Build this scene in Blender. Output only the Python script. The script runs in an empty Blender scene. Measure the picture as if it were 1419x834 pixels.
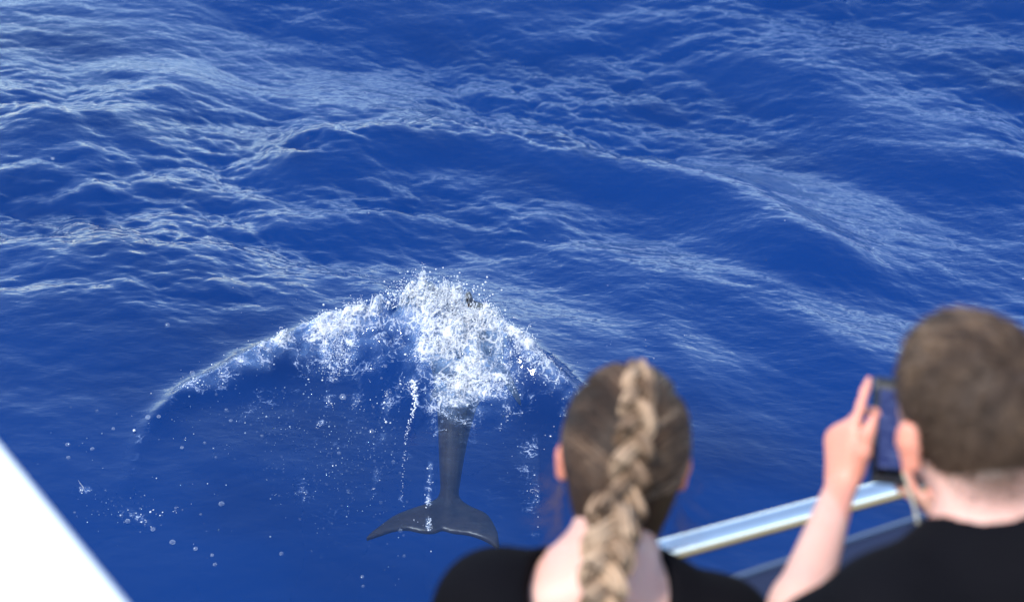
import bpy, bmesh, math, random
import numpy as np
from mathutils import Vector, Matrix

random.seed(7)
RNG = np.random.default_rng(11)
R = math.radians

# ------------------------------------------------------------------ camera, sky, sun, exposure
scene = bpy.context.scene
col = scene.collection
FPX, CX, CY = 2200.0, 709.5, 417.0          # focal length and centre, in pixels of the 1419 x 834 photograph
CAMH, PITCH = 3.40, R(30.0)
cam_data = bpy.data.cameras.new('camera')
cam = bpy.data.objects.new('camera', cam_data)
col.objects.link(cam)
cam.location = (0, 0, CAMH)
cam.rotation_euler = (R(90) - PITCH, 0, 0)
cam_data.sensor_width = 36.0
cam_data.lens = 36.0 * FPX / 1419.0
cam_data.clip_start = 0.05
cam_data.clip_end = 3000.0
cam_data.dof.use_dof = True
cam_data.dof.focus_distance = 6.1
cam_data.dof.aperture_fstop = 3.0
scene.camera = cam

SUN_EL, SUN_AZ = R(52), R(-138)             # hazy sun high behind the left shoulder of the viewer (azimuth from +Y, clockwise)
world = bpy.data.worlds.new('World')
scene.world = world
world.use_nodes = True
wn = world.node_tree
wn.nodes.clear()
w_out = wn.nodes.new('ShaderNodeOutputWorld')
w_bg = wn.nodes.new('ShaderNodeBackground')
w_sky = wn.nodes.new('ShaderNodeTexSky')
w_sky.sky_type = 'NISHITA'
w_sky.sun_disc = False
w_sky.sun_elevation = SUN_EL
w_sky.sun_rotation = SUN_AZ
w_sky.altitude = 0.0
w_sky.air_density = 1.0
w_sky.dust_density = 0.25
w_sky.ozone_density = 1.0
w_bg.inputs['Strength'].default_value = 0.15
wn.links.new(w_sky.outputs[0], w_bg.inputs[0])
wn.links.new(w_bg.outputs[0], w_out.inputs[0])

sun_data = bpy.data.lights.new('sun', 'SUN')
sun_data.energy = 2.0
sun_data.angle = R(8.0)
sun_data.color = (1.0, 0.955, 0.89)
sun = bpy.data.objects.new('sun', sun_data)
col.objects.link(sun)
sd = Vector((math.sin(SUN_AZ) * math.cos(SUN_EL), math.cos(SUN_AZ) * math.cos(SUN_EL), math.sin(SUN_EL)))
sun.rotation_euler = sd.to_track_quat('Z', 'Y').to_euler()
sun.location = (0, 0, 30)

scene.view_settings.view_transform = 'Standard'
scene.view_settings.look = 'None'
scene.view_settings.exposure = 1.6
scene.view_settings.gamma = 1.0
scene.view_settings.use_curve_mapping = False
scene.render.engine = 'CYCLES'
scene.cycles.use_denoising = True
scene.cycles.max_bounces = 5
scene.cycles.diffuse_bounces = 2
scene.cycles.glossy_bounces = 3
scene.cycles.transparent_max_bounces = 16
scene.cycles.caustics_reflective = False
scene.cycles.caustics_refractive = False
scene.cycles.sample_clamp_indirect = 4.0

# ------------------------------------------------------------------ helpers
_cp, _sp = math.cos(PITCH), math.sin(PITCH)

def ray(px, py):
    a, b = (px - CX) / FPX, -(py - CY) / FPX
    return np.array([a, _cp + b * _sp, -_sp + b * _cp])

def at_z(px, py, z=0.0):
    """Point of the place at height z that the photograph shows at (px, py)."""
    d = ray(px, py)
    return np.array([0, 0, CAMH]) + d * ((z - CAMH) / d[2])

def at_d(px, py, dist):
    """Point at a depth (metres along the lens axis)."""
    return np.array([0, 0, CAMH]) + ray(px, py) * dist

def at_y(px, py, y):
    d = ray(px, py)
    return np.array([0, 0, CAMH]) + d * (y / d[1])

def V(*a):
    return np.array(a, dtype=float)

def mesh_obj(name, verts, faces, mat=None, parent=None, smooth=True):
    me = bpy.data.meshes.new(name)
    verts = np.asarray(verts, dtype=np.float32)
    if isinstance(faces, np.ndarray):
        n = faces.shape[1]
        me.vertices.add(len(verts))
        me.vertices.foreach_set('co', verts.ravel())
        me.loops.add(faces.size)
        me.loops.foreach_set('vertex_index', faces.astype(np.int32).ravel())
        me.polygons.add(len(faces))
        me.polygons.foreach_set('loop_start', np.arange(0, faces.size, n, dtype=np.int32))
        me.update(calc_edges=True)
    else:
        me.from_pydata([tuple(map(float, v)) for v in verts], [], faces)
    if smooth:
        me.polygons.foreach_set('use_smooth', np.ones(len(me.polygons), dtype=bool))
    me.update()
    o = bpy.data.objects.new(name, me)
    col.objects.link(o)
    if mat:
        me.materials.append(mat)
    if parent:
        o.parent = parent
    return o

def point_attr(o, name, vals):
    a = o.data.attributes.new(name, 'FLOAT', 'POINT')
    a.data.foreach_set('value', np.asarray(vals, dtype=np.float32).ravel())

def tag(o, label=None, category=None, group=None, kind=None):
    if label: o['label'] = label
    if category: o['category'] = category
    if group: o['group'] = group
    if kind: o['kind'] = kind
    return o

def empty(name, loc):
    o = bpy.data.objects.new(name, None)
    col.objects.link(o)
    o.location = tuple(map(float, loc))
    return o

class NT:
    """Small node-tree helper."""
    def __init__(self, name):
        self.m = bpy.data.materials.new(name)
        self.m.use_nodes = True
        self.t = self.m.node_tree
        self.t.nodes.clear()
        self.out = self.t.nodes.new('ShaderNodeOutputMaterial')
    def n(self, kind, **kw):
        nd = self.t.nodes.new(kind)
        for k, v in kw.items():
            if k.startswith('i_'):
                key = k[2:].replace('_', ' ')
                self.put(nd.inputs[key], v)
            else:
                setattr(nd, k, v)
        return nd
    def put(self, sock, v):
        if isinstance(v, bpy.types.NodeSocket):
            self.t.links.new(v, sock)
        elif isinstance(v, bpy.types.Node):
            self.t.links.new(v.outputs[0], sock)
        else:
            sock.default_value = v
    def math(self, op, a, b=0.0, c=None, clamp=False):
        nd = self.t.nodes.new('ShaderNodeMath')
        nd.operation = op
        nd.use_clamp = clamp
        self.put(nd.inputs[0], a); self.put(nd.inputs[1], b)
        if c is not None: self.put(nd.inputs[2], c)
        return nd.outputs[0]
    def ramp(self, v, a, b, lo=0.0, hi=1.0, smooth=True):
        nd = self.t.nodes.new('ShaderNodeMapRange')
        nd.interpolation_type = 'SMOOTHSTEP' if smooth else 'LINEAR'
        self.put(nd.inputs['Value'], v)
        nd.inputs['From Min'].default_value = a; nd.inputs['From Max'].default_value = b
        nd.inputs['To Min'].default_value = lo; nd.inputs['To Max'].default_value = hi
        return nd.outputs[0]
    def mixc(self, f, a, b):
        nd = self.t.nodes.new('ShaderNodeMix')
        nd.data_type = 'RGBA'
        self.put(nd.inputs['Factor'], f)
        ins = [s for s in nd.inputs if s.type == 'RGBA']
        self.put(ins[0], a); self.put(ins[1], b)
        return [s for s in nd.outputs if s.type == 'RGBA'][0]
    def noise(self, vec, scale, detail=3.0, rough=0.55, dist=0.0):
        return self.n('ShaderNodeTexNoise', i_Vector=vec, i_Scale=scale, i_Detail=detail, i_Roughness=rough, i_Distortion=dist).outputs[0]
    def mapping(self, vec, scale=(1, 1, 1), rot=(0, 0, 0)):
        nd = self.t.nodes.new('ShaderNodeMapping')
        self.put(nd.inputs['Vector'], vec)
        nd.inputs['Scale'].default_value = scale
        nd.inputs['Rotation'].default_value = rot
        return nd.outputs[0]
    def surf(self, s):
        self.put(self.out.inputs['Surface'], s)
        return self.m

# value noise on arrays, for shaping geometry
def vnoise(p, seed=0):
    """Smooth 3-D value noise in [-1, 1] for an (n, 3) array."""
    p = np.asarray(p, dtype=np.float64)
    i = np.floor(p).astype(np.int64); f = p - i
    f = f * f * f * (f * (f * 6 - 15) + 10)
    def h(ix, iy, iz):
        n = (ix * 374761393 + iy * 668265263 + iz * 2147483647 + seed * 1274126177) & 0xffffffff
        n = ((n ^ (n >> 13)) * 1274126177) & 0xffffffff
        n = ((n ^ (n >> 16)) * 2246822519) & 0xffffffff
        return ((n ^ (n >> 15)) & 0xffff) / 32767.5 - 1.0
    out = 0
    for dx in (0, 1):
        wx = f[:, 0] if dx else 1 - f[:, 0]
        for dy in (0, 1):
            wy = f[:, 1] if dy else 1 - f[:, 1]
            for dz in (0, 1):
                wz = f[:, 2] if dz else 1 - f[:, 2]
                out = out + wx * wy * wz * h(i[:, 0] + dx, i[:, 1] + dy, i[:, 2] + dz)
    return out

def fbm(p, octaves=4, seed=0, gain=0.5, lac=2.03):
    p = np.asarray(p, dtype=np.float64)
    a, s, t = 1.0, 0.0, 0.0
    for o in range(octaves):
        s = s + a * vnoise(p, seed + o * 17); t += a
        p = p * lac + 13.7; a *= gain
    return s / t

def sstep(a, b, x):
    t = np.clip((x - a) / (b - a), 0, 1)
    return t * t * (3 - 2 * t)

def poly_dist(x, y, pts):
    """Signed side distance, arc position 0..1 and unsigned distance of points to a polyline."""
    pts = np.asarray(pts, float)
    seg = np.diff(pts, axis=0); L = np.hypot(seg[:, 0], seg[:, 1]); cum = np.concatenate([[0], np.cumsum(L)])
    best = np.full(x.shape, 1e9); s = np.zeros(x.shape); side = np.zeros(x.shape)
    for k in range(len(seg)):
        dx, dy = x - pts[k, 0], y - pts[k, 1]
        t = np.clip((dx * seg[k, 0] + dy * seg[k, 1]) / (L[k] ** 2), 0, 1)
        ex, ey = dx - t * seg[k, 0], dy - t * seg[k, 1]
        d = np.hypot(ex, ey)
        m = d < best
        best = np.where(m, d, best)
        s = np.where(m, (cum[k] + t * L[k]) / cum[-1], s)
        cr = seg[k, 0] * dy - seg[k, 1] * dx
        side = np.where(m, np.sign(cr), side)
    return best * side, s, best

def smooth_poly(pts, n=60):
    """Catmull-Rom through control points."""
    P = np.asarray(pts, float)
    P = np.vstack([2 * P[0] - P[1], P, 2 * P[-1] - P[-2]])
    out = []
    m = len(P) - 3
    for t in np.linspace(0, m - 1e-9, n):
        k = int(t); u = t - k
        a, b, c, d = P[k], P[k + 1], P[k + 2], P[k + 3]
        out.append(0.5 * (2 * b + (c - a) * u + (2 * a - 5 * b + 4 * c - d) * u * u + (3 * b - a - 3 * c + d) * u ** 3))
    return np.array(out)
# ------------------------------------------------------------------ the sea
def fft_tile(L, N, lmin, lmax, slope_rms, wind, spread, seed, p=4.0):
    """Periodic height field from a random wave spectrum."""
    rng = np.random.default_rng(seed)
    k1 = np.fft.fftfreq(N, d=L / N) * 2 * np.pi
    kx, ky = np.meshgrid(k1, k1, indexing='ij')
    k = np.hypot(kx, ky); k[0, 0] = 1e-6
    lam = 2 * np.pi / k
    S = k ** (-p)
    S *= np.exp(-(lmin / lam) ** 4) * np.exp(-(lam / lmax) ** 4)
    c = np.abs(np.cos(np.arctan2(ky, kx) - wind))
    S *= (c ** spread + 0.05)
    S[0, 0] = 0
    H = np.sqrt(S) * (rng.normal(size=(N, N)) + 1j * rng.normal(size=(N, N)))
    h = np.real(np.fft.ifft2(H))
    sl = np.real(np.fft.ifft2(1j * kx * H)) ** 2 + np.real(np.fft.ifft2(1j * ky * H)) ** 2
    g = slope_rms / math.sqrt(sl.mean())
    kk = np.where(k < 1e-5, 1, k)
    Dx = np.real(np.fft.ifft2(-1j * kx / kk * H)); Dy = np.real(np.fft.ifft2(-1j * ky / kk * H))
    return h * g, Dx * g, Dy * g

def tile_at(tile, L, x, y):
    """Cubic lookup in a periodic tile."""
    N = tile.shape[0]
    u, v = x / L * N, y / L * N
    i, j = np.floor(u).astype(int), np.floor(v).astype(int)
    fu, fv = u - i, v - j
    def w(f):
        return (-0.5 * f + f * f - 0.5 * f ** 3, 1 - 2.5 * f * f + 1.5 * f ** 3, 0.5 * f + 2 * f * f - 1.5 * f ** 3, -0.5 * f * f + 0.5 * f ** 3)
    wu, wv = w(fu), w(fv)
    out = 0
    for a in range(4):
        ia = (i + a - 1) % N
        for b in range(4):
            out = out + wu[a] * wv[b] * tile[ia, (j + b - 1) % N]
    return out

def axis(dense, fine, far, spf, spd, n_out):
    """Grid lines: spacing spf in the fine range, spd in the dense range, growing outside it."""
    a = np.arange(fine[0], fine[1], spf)
    l = np.arange(fine[0] - spd, dense[0], -spd)[::-1]
    r = np.arange(a[-1] + spd, dense[1], spd)
    g = np.concatenate([l, a, r])
    def grow(start, lim):
        t = np.linspace(0, 1, n_out + 1)[1:]
        kk = 0.0
        span = abs(lim - start)
        lo, hi = 0.01, 40.0
        for _ in range(60):
            kk = (lo + hi) / 2
            if (math.exp(kk / n_out) - 1) / (math.exp(kk) - 1) * span > spd: lo = kk
            else: hi = kk
        return start + (lim - start) * (np.exp(kk * t) - 1) / (math.exp(kk) - 1)
    return np.concatenate([grow(g[0], far[0])[::-1], g, grow(g[-1], far[1])])

def S2(px, py, z=0.0):
    p = at_z(px, py, z)
    return (p[0], p[1])

# crests that the photograph shows one by one: points (pixels), height, width towards the boat, width behind
CRESTS = [
    ([(250, 195), (330, 205), (430, 190), (540, 165), (640, 165), (760, 185), (880, 196), (980, 222), (1060, 262), (1150, 318), (1240, 380)], 0.20, 0.34, 0.46),
    ([(380, 310), (450, 285), (540, 258), (620, 262), (720, 285), (800, 290)], 0.075, 0.22, 0.34),
    ([(690, 320), (790, 326), (860, 340), (930, 356), (1010, 372), (1100, 420), (1200, 450), (1300, 440)], 0.060, 0.20, 0.34),
    ([(-60, 470), (30, 438), (130, 432), (230, 448), (320, 480)], 0.060, 0.30, 0.30),
    ([(-60, 360), (50, 352), (170, 368), (290, 350), (400, 300)], 0.050, 0.20, 0.34),
    ([(-60, 210), (20, 185), (80, 165), (170, 130), (240, 60)], 0.105, 0.24, 0.40),
    ([(330, 470), (385, 392), (430, 373), (480, 386), (540, 425)], 0.045, 0.10, 0.12),
    ([(830, 352), (858, 376), (890, 425), (918, 470), (945, 540)], 0.030, 0.06, 0.16),
    ([(980, 60), (1040, 30), (1120, 60), (1230, 150), (1330, 170), (1450, 215)], 0.095, 0.26, 0.40),
    ([(640, 110), (760, 90), (850, 100), (930, 110)], 0.035, 0.20, 0.30),
]

# the wave thrown up by the dolphin: crest line (pixels at mean level), height along it
BOW = [(150, 705), (160, 655), (182, 605), (232, 558), (300, 530), (372, 497), (440, 478), (500, 475), (560, 478), (597, 482), (640, 490), (690, 508), (735, 528), (785, 560), (830, 600)]
BOW_H = [0.005, 0.008, 0.014, 0.028, 0.052, 0.09, 0.11, 0.15, 0.225, 0.25, 0.215, 0.155, 0.09, 0.05, 0.02]
BOW_W = smooth_poly([S2(*p) for p in BOW], 90)
BOW_HW = np.interp(np.linspace(0, len(BOW) - 1, 90), range(len(BOW)), BOW_H)

TA = fft_tile(12.8, 1024, 0.038, 1.7, 0.215, R(68), 1.3, 3, p=3.92)
TB = fft_tile(140.0, 1024, 1.3, 30.0, 0.10, R(62), 2.0, 5, p=4.2)

def crest_field():
    gx_, gy_ = -7 + 0.04 * np.arange(350), 1.5 + 0.04 * np.arange(350)
    A_, B_ = np.meshgrid(gx_, gy_, indexing='ij')
    wob = 1 + 0.25 * fbm(np.stack([A_.ravel(), B_.ravel(), 0 * A_.ravel()], 1) * 0.9, 3, 23).reshape(A_.shape)
    h = np.zeros(A_.shape)
    for pts, A, wf, wb in CRESTS:
        c = smooth_poly([S2(*p) for p in pts], 50)
        sd_, s, d = poly_dist(A_, B_, c)
        w = np.where(sd_ > 0, wb, wf) * wob
        hh_ = A * np.exp(-(np.abs(sd_) / w) ** 1.5) * sstep(0, 0.18, s) * (1 - sstep(0.82, 1, s))
        f = np.fft.fftfreq(350, 0.04); fx, fy = np.meshgrid(f, f, indexing='ij')
        sg = 0.32 * min(wf, wb) + 0.03
        h += np.real(np.fft.ifft2(np.fft.fft2(hh_) * np.exp(-2 * (np.pi * sg) ** 2 * (fx ** 2 + fy ** 2))))
    return h
CF = crest_field()
CFY = np.gradient(CF, 0.04, axis=1)

def sea_height(X, Y, fine=True):
    """Height (and sideways drift) of the water at X, Y."""
    P = np.stack([X.ravel(), Y.ravel(), np.zeros(X.size)], 1)
    patch = fbm(P * 0.55, 3, 21).reshape(X.shape)
    r = np.hypot(X, Y - 6)
    fadeA = np.exp(-np.clip(r - 9, 0, None) / 14.0)
    # sheltered, smoother water beside the hull and under the splash
    calm = sstep(4.6, 6.6, Y + 0.25 * X)
    amp = (0.30 + 0.70 * calm) * (0.72 + 1.5 * patch) * fadeA
    # ripples gather on the backs of the larger waves and leave their faces smooth
    u_, v_ = np.clip((X + 7) / 0.04, 0, CF.shape[0] - 2), np.clip((Y - 1.5) / 0.04, 0, CF.shape[1] - 2)
    inr = (np.abs(X) < 6.9) * (Y > 1.6) * (Y < 14.9)
    gy_ = tile_at(CFY, CF.shape[0] * 1.0, u_, v_) * inr
    amp = np.clip(amp * np.clip(1 - 2.6 * gy_, 0.35, 1.7), 0.12 + 0.26 * calm * fadeA, 1.9)
    h = tile_at(TA[0], 12.8, X, Y) * amp
    dx = tile_at(TA[1], 12.8, X, Y) * amp * 0.9
    dy = tile_at(TA[2], 12.8, X, Y) * amp * 0.9
    big = 0.55 + 0.45 * sstep(5.0, 9.0, Y)
    fadeB = np.exp(-np.clip(r - 60, 0, None) / 120.0)
    hb = tile_at(TB[0], 140.0, X, Y) * big * fadeB
    h = h + hb
    dx = dx + tile_at(TB[1], 140.0, X, Y) * big * fadeB * 0.7
    dy = dy + tile_at(TB[2], 140.0, X, Y) * big * fadeB * 0.7
    h = h + tile_at(CF, CF.shape[0] * 1.0, u_, v_) * inr
    return h, dx, dy

def bow_height(X, Y):
    """Thrown-up water along the bow wave of the dolphin; returns height, side distance and arc position."""
    sd_, s, d = poly_dist(X, Y, BOW_W)
    Hh = np.interp(s, np.linspace(0, 1, len(BOW_HW)), BOW_HW)
    w = np.where(sd_ > 0, 0.04 + 0.45 * Hh, 0.05 + 0.8 * Hh)
    prof = np.exp(-(np.abs(sd_) / w) ** 1.6)
    ends = sstep(0.0, 0.05, s) * (1 - sstep(0.93, 1.0, s))
    return Hh * prof * ends, sd_, s

gx = axis((-3.9, 4.3), (-1.75, 0.75), (-420, 420), 0.0075, 0.014, 70)
gy = axis((3.3, 11.2), (4.55, 6.35), (-160, 900), 0.0075, 0.014, 75)
X, Y = np.meshgrid(gx, gy, indexing='ij')
h, dx, dy = sea_height(X, Y)
bh, bsd, bs = bow_height(X, Y)
pj = np.stack([X.ravel(), Y.ravel(), 0 * X.ravel()], 1)
n1 = fbm(pj * 5.0, 4, 41).reshape(X.shape)
n2 = fbm(pj * 16.0, 3, 43).reshape(X.shape)
bh = bh * (1 + sstep(0.06, 0.15, bh) * (0.30 * n1 + 0.42 * n2 - 0.04))
nearb = np.exp(-(np.abs(bsd) / 0.45) ** 2)
h = h * (1 - 0.5 * nearb) + bh
# foam coverage of the water (where froth lies, not how it is lit)
core_c = S2(610, 500)
core = np.exp(-(((X - core_c[0]) / 0.25) ** 2 + ((Y - core_c[1]) / 0.42) ** 2) ** 1.3)
arm = np.interp(bs, [0, 0.12, 0.2, 0.32, 0.42, 0.55, 0.75, 0.85, 0.95, 1], [0.24, 0.22, 0.28, 0.75, 1.05, 1.1, 0.95, 0.62, 0.35, 0.1])
armw = np.interp(bs, [0, 0.2, 0.35, 0.45, 0.6, 0.8, 1], [0.014, 0.03, 0.11, 0.20, 0.25, 0.09, 0.06])
dd = np.where(bsd > 0, np.abs(bsd) / (0.03 + 0.3 * bh), np.abs(bsd) / armw)
foam = arm * np.exp(-dd ** 1.5)
foam = np.maximum(foam, core * 1.0)
foam = foam * np.clip(0.86 + 1.0 * n1 + 0.6 * n2, 0.25, 1.15)
trail = sstep(0.25, 0.55, fbm(pj * np.array([3.2, 1.1, 1]) + 5, 3, 77).reshape(X.shape) + 0.25) * np.exp(-(np.abs(bsd + 0.35) / 0.4) ** 2) * (bsd < 0) * (X < 0.0) * 0.26
foam = np.maximum(foam, trail)
n3 = fbm(pj * 42.0, 2, 47).reshape(X.shape) * (foam > 0.05)
h = h + foam * sstep(0.35, 0.9, foam) * (0.030 * n1 + 0.045 * (np.abs(n2) - 0.2) + 0.020 * (np.abs(n3) - 0.2))
EDGE = (np.abs(X) < 400) & (Y < 880) & (Y > -150)
Zs = h * EDGE
Xs, Ys = X + dx * EDGE * 0.9, Y + dy * EDGE * 0.9
nx, ny = X.shape
top = np.stack([Xs.ravel(), Ys.ravel(), Zs.ravel()], 1)
ii = np.arange(nx * ny).reshape(nx, ny)
quads = np.stack([ii[:-1, :-1].ravel(), ii[1:, :-1].ravel(), ii[1:, 1:].ravel(), ii[:-1, 1:].ravel()], 1)
water = mesh_obj('water', top, quads)
tag(water, kind='structure')

def water_material():
    t = NT('sea_water')
    pos = t.n('ShaderNodeNewGeometry').outputs['Position']
    # micro ripples
    m1 = t.mapping(pos, (1.0, 1.7, 1.0), (0, 0, R(-14)))
    m2 = t.mapping(pos, (1.0, 1.4, 1.0), (0, 0, R(22)))
    r1 = t.noise(m1, 20.0, 2.0, 0.5, 0.5)
    r2 = t.noise(m2, 11.0, 2.0, 0.5, 0.0)
    sep = t.n('ShaderNodeSeparateXYZ', i_Vector=pos)
    calm = t.ramp(sep.outputs['Y'], 4.5, 6.6, 0.0012, 0.0034)
    bump = t.n('ShaderNodeBump', i_Strength=1.0, i_Distance=calm, i_Height=t.math('ADD', r1, r2))
    fr = t.n('ShaderNodeFresnel', i_IOR=1.333, i_Normal=bump.outputs[0])
    gl = t.n('ShaderNodeBsdfGlossy', i_Color=(1, 1, 1, 1), i_Roughness=0.025, i_Normal=bump.outputs[0])
    tr = t.n('ShaderNodeBsdfTransparent', i_Color=(0.80, 0.89, 0.98, 1))
    wat = t.n('ShaderNodeMixShader', i_Fac=fr)
    # light scattered back by the top layer of water veils what lies below it
    veil = t.n('ShaderNodeBsdfDiffuse', i_Color=(0.0005, 0.028, 0.135, 1))
    inn = t.n('ShaderNodeMixShader', i_Fac=0.15); t.put(inn.inputs[1], tr); t.put(inn.inputs[2], veil)
    t.put(wat.inputs[1], inn); t.put(wat.inputs[2], gl)
    t.put(t.out.inputs['Surface'], wat)
    return t.m
water.data.materials.append(water_material())

# the depths: the blue that open water sends back from below
dv = [(-420, -160, -4.0), (420, -160, -4.0), (420, 900, -4.0), (-420, 900, -4.0)]
td = NT('deep_water')
deep = mesh_obj('water_depths', dv, [(0, 1, 2, 3)], td.surf(td.n('ShaderNodeBsdfDiffuse', i_Color=(0.0004, 0.032, 0.156, 1))), smooth=False)
tag(deep, kind='structure')
# ------------------------------------------------------------------ froth, spray and bubbles
def water_z(x, y):
    """Height of the built water surface at given places (nearest grid point)."""
    i = np.clip(np.searchsorted(gx, x), 0, nx - 1); j = np.clip(np.searchsorted(gy, y), 0, ny - 1)
    return Zs[i, j]

# streaks of bubbles trailing down from the thrown-up wave, as points in the photograph
STREAKS = [
    ([(568, 520), (574, 556), (566, 600), (558, 650), (556, 700), (559, 780), (562, 840)], 0.55, 0.013),
    ([(540, 540), (552, 570), (530, 620), (520, 660)], 0.2, 0.02),
    ([(430, 520), (424, 556), (408, 600), (400, 640)], 0.30, 0.025),
    ([(505, 535), (498, 590), (485, 640), (478, 700), (440, 760)], 0.30, 0.03),
    ([(380, 500), (384, 540), (372, 600), (385, 650), (390, 700)], 0.30, 0.02),
    ([(300, 530), (330, 560), (300, 600), (280, 640)], 0.22, 0.03),
    ([(470, 520), (455, 580), (430, 650), (420, 720)], 0.24, 0.03),
    ([(690, 560), (680, 610), (670, 660)], 0.18, 0.015),
    ([(735, 545), (750, 575), (735, 600), (760, 620)], 0.26, 0.04),
    ([(100, 690), (120, 702), (150, 712), (175, 728), (190, 735)], 0.34, 0.022),
    ([(182, 605), (165, 650), (150, 700), (150, 720)], 0.30, 0.014),
    ([(510, 600), (530, 640), (520, 690), (545, 730)], 0.20, 0.03),
]
i0, i1 = np.searchsorted(gx, -1.9), np.searchsorted(gx, 0.8)
j0, j1 = np.searchsorted(gy, 3.8), np.searchsorted(gy, 6.4)
sub = (slice(i0, i1), slice(j0, j1))
FX, FY, FF = X[sub], Y[sub], foam[sub].copy()
FN1, FN2 = n1[sub], n2[sub]
for pts, a_, w_ in STREAKS:
    c = smooth_poly([S2(*p) for p in pts], 30)
    _, s_, d_ = poly_dist(FX, FY, c)
    brk = np.clip(0.40 + 0.8 * FN1 + 1.7 * FN2, 0, 1.2)
    FF = np.maximum(FF, 1.5 * a_ * np.exp(-(d_ / (0.95 * w_)) ** 1.6) * brk * (1 - 0.5 * s_))
foam[sub] = FF

def foam_material():
    t = NT('sea_froth')
    pos = t.n('ShaderNodeNewGeometry').outputs['Position']
    fo = t.n('ShaderNodeAttribute', attribute_name='foam').outputs['Fac']
    wn_ = t.n('ShaderNodeTexNoise', i_Vector=pos, i_Scale=11.0, i_Detail=3.0)
    warp = t.n('ShaderNodeMixRGB', i_Fac=0.09)
    t.put(warp.inputs[1], pos); t.put(warp.inputs[2], wn_.outputs[1])
    vo = t.n('ShaderNodeTexVoronoi', feature='DISTANCE_TO_EDGE', i_Vector=warp, i_Scale=34.0).outputs['Distance']
    vo2 = t.n('ShaderNodeTexVoronoi', feature='DISTANCE_TO_EDGE', i_Vector=warp, i_Scale=88.0).outputs['Distance']
    lace = t.math('SUBTRACT', 1.0, t.math('MULTIPLY', vo, 3.5), clamp=True)
    lace2 = t.math('SUBTRACT', 1.0, t.math('MULTIPLY', vo2, 3.0), clamp=True)
    nz = t.noise(warp, 13.0, 6.0, 0.72)
    tex = t.math('ADD', t.math('MULTIPLY', lace, 0.22), t.math('ADD', t.math('MULTIPLY', lace2, 0.16), t.math('MULTIPLY', nz, 1.15)))
    cov = t.math('ADD', fo, t.math('MULTIPLY', t.math('SUBTRACT', tex, 0.80), 2.2))
    cov = t.math('MULTIPLY', t.ramp(cov, 0.34, 1.20), t.ramp(fo, 0.05, 0.25, 0, 0.98))
    soft = t.math('MULTIPLY', t.ramp(fo, 0.15, 0.95, 0, 0.62), t.ramp(t.noise(warp, 7.0, 3.0, 0.5), 0.3, 0.62, 0.35, 1.0))
    whole = t.math('MAXIMUM', cov, soft)
    fc = t.mixc(cov, (0.24, 0.42, 0.74, 1), (0.80, 0.82, 0.85, 1))
    fb = t.n('ShaderNodeBump', i_Strength=1.0, i_Distance=0.014, i_Height=tex)
    fd = t.n('ShaderNodeBsdfDiffuse', i_Color=fc, i_Normal=fb.outputs[0])
    ft = t.n('ShaderNodeBsdfTranslucent', i_Color=(0.78, 0.85, 0.93, 1), i_Normal=fb.outputs[0])
    fm = t.n('ShaderNodeMixShader', i_Fac=0.35); t.put(fm.inputs[1], fd); t.put(fm.inputs[2], ft)
    tr = t.n('ShaderNodeBsdfTransparent')
    mx = t.n('ShaderNodeMixShader', i_Fac=whole); t.put(mx.inputs[1], tr); t.put(mx.inputs[2], fm)
    return t.surf(mx)

si = np.arange(FX.size).reshape(FX.shape)
sv = np.stack([Xs[sub].ravel(), Ys[sub].ravel(), (Zs[sub] + 0.003 + 0.004 * np.clip(FF, 0, 1)).ravel()], 1)
q = np.stack([si[:-1, :-1].ravel(), si[1:, :-1].ravel(), si[1:, 1:].ravel(), si[:-1, 1:].ravel()], 1)
keep = FF.ravel()[q].max(1) > 0.05
q = q[keep]
used = np.unique(q); remap = -np.ones(FX.size, int); remap[used] = np.arange(len(used))
froth = mesh_obj('sea_foam', sv[used], remap[q], foam_material())
point_attr(froth, 'foam', FF.ravel()[used])
tag(froth, 'white lacy froth streaking down from the splash over the dolphin', 'foam', kind='stuff')

OCT_V = np.array([(1, 0, 0), (-1, 0, 0), (0, 1, 0), (0, -1, 0), (0, 0, 1), (0, 0, -1)], float)
OCT_F = np.array([(0, 2, 4), (2, 1, 4), (1, 3, 4), (3, 0, 4), (2, 0, 5), (1, 2, 5), (3, 1, 5), (0, 3, 5)])
def ico(sub_):
    bm = bmesh.new(); bmesh.ops.create_icosphere(bm, subdivisions=sub_, radius=1.0)
    v = np.array([x.co[:] for x in bm.verts]); f = np.array([[y.index for y in x.verts] for x in bm.faces]); bm.free()
    return v, f
ICO_V, ICO_F = ico(2)

def blobs(C, rad, bv, bf, stretch=None):
    n, m = len(C), len(bv)
    v = C[:, None, :] + rad[:, None, None] * bv[None] * (stretch[:, None, :] if stretch is not None else 1.0)
    f = (np.arange(n)[:, None, None] * m + bf[None]).reshape(-1, 3)
    return v.reshape(-1, 3), f

def pick(n, power, thr=0.12):
    cell = np.gradient(gx)[i0:i1][:, None] * np.gradient(gy)[j0:j1][None]
    w = np.where(FF > thr, FF ** power * sstep(0.1, 0.5, FF), 0) * cell * np.clip(0.25 + 2.0 * FN1 + 1.6 * FN2, 0.02, 2.5)
    idx = RNG.choice(w.size, n, p=(w / w.sum()).ravel())
    a, b = np.unravel_index(idx, w.shape)
    return a, b

def surf_pts(n, power, lift):
    a, b = pick(n, power)
    P = np.stack([Xs[sub][a, b], Ys[sub][a, b], Zs[sub][a, b]], 1)
    P[:, :2] += RNG.normal(0, 0.004, (n, 2))
    P[:, 2] += RNG.exponential(1.0, n) * lift * (0.15 + FF[a, b] ** 2)
    return P

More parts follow.
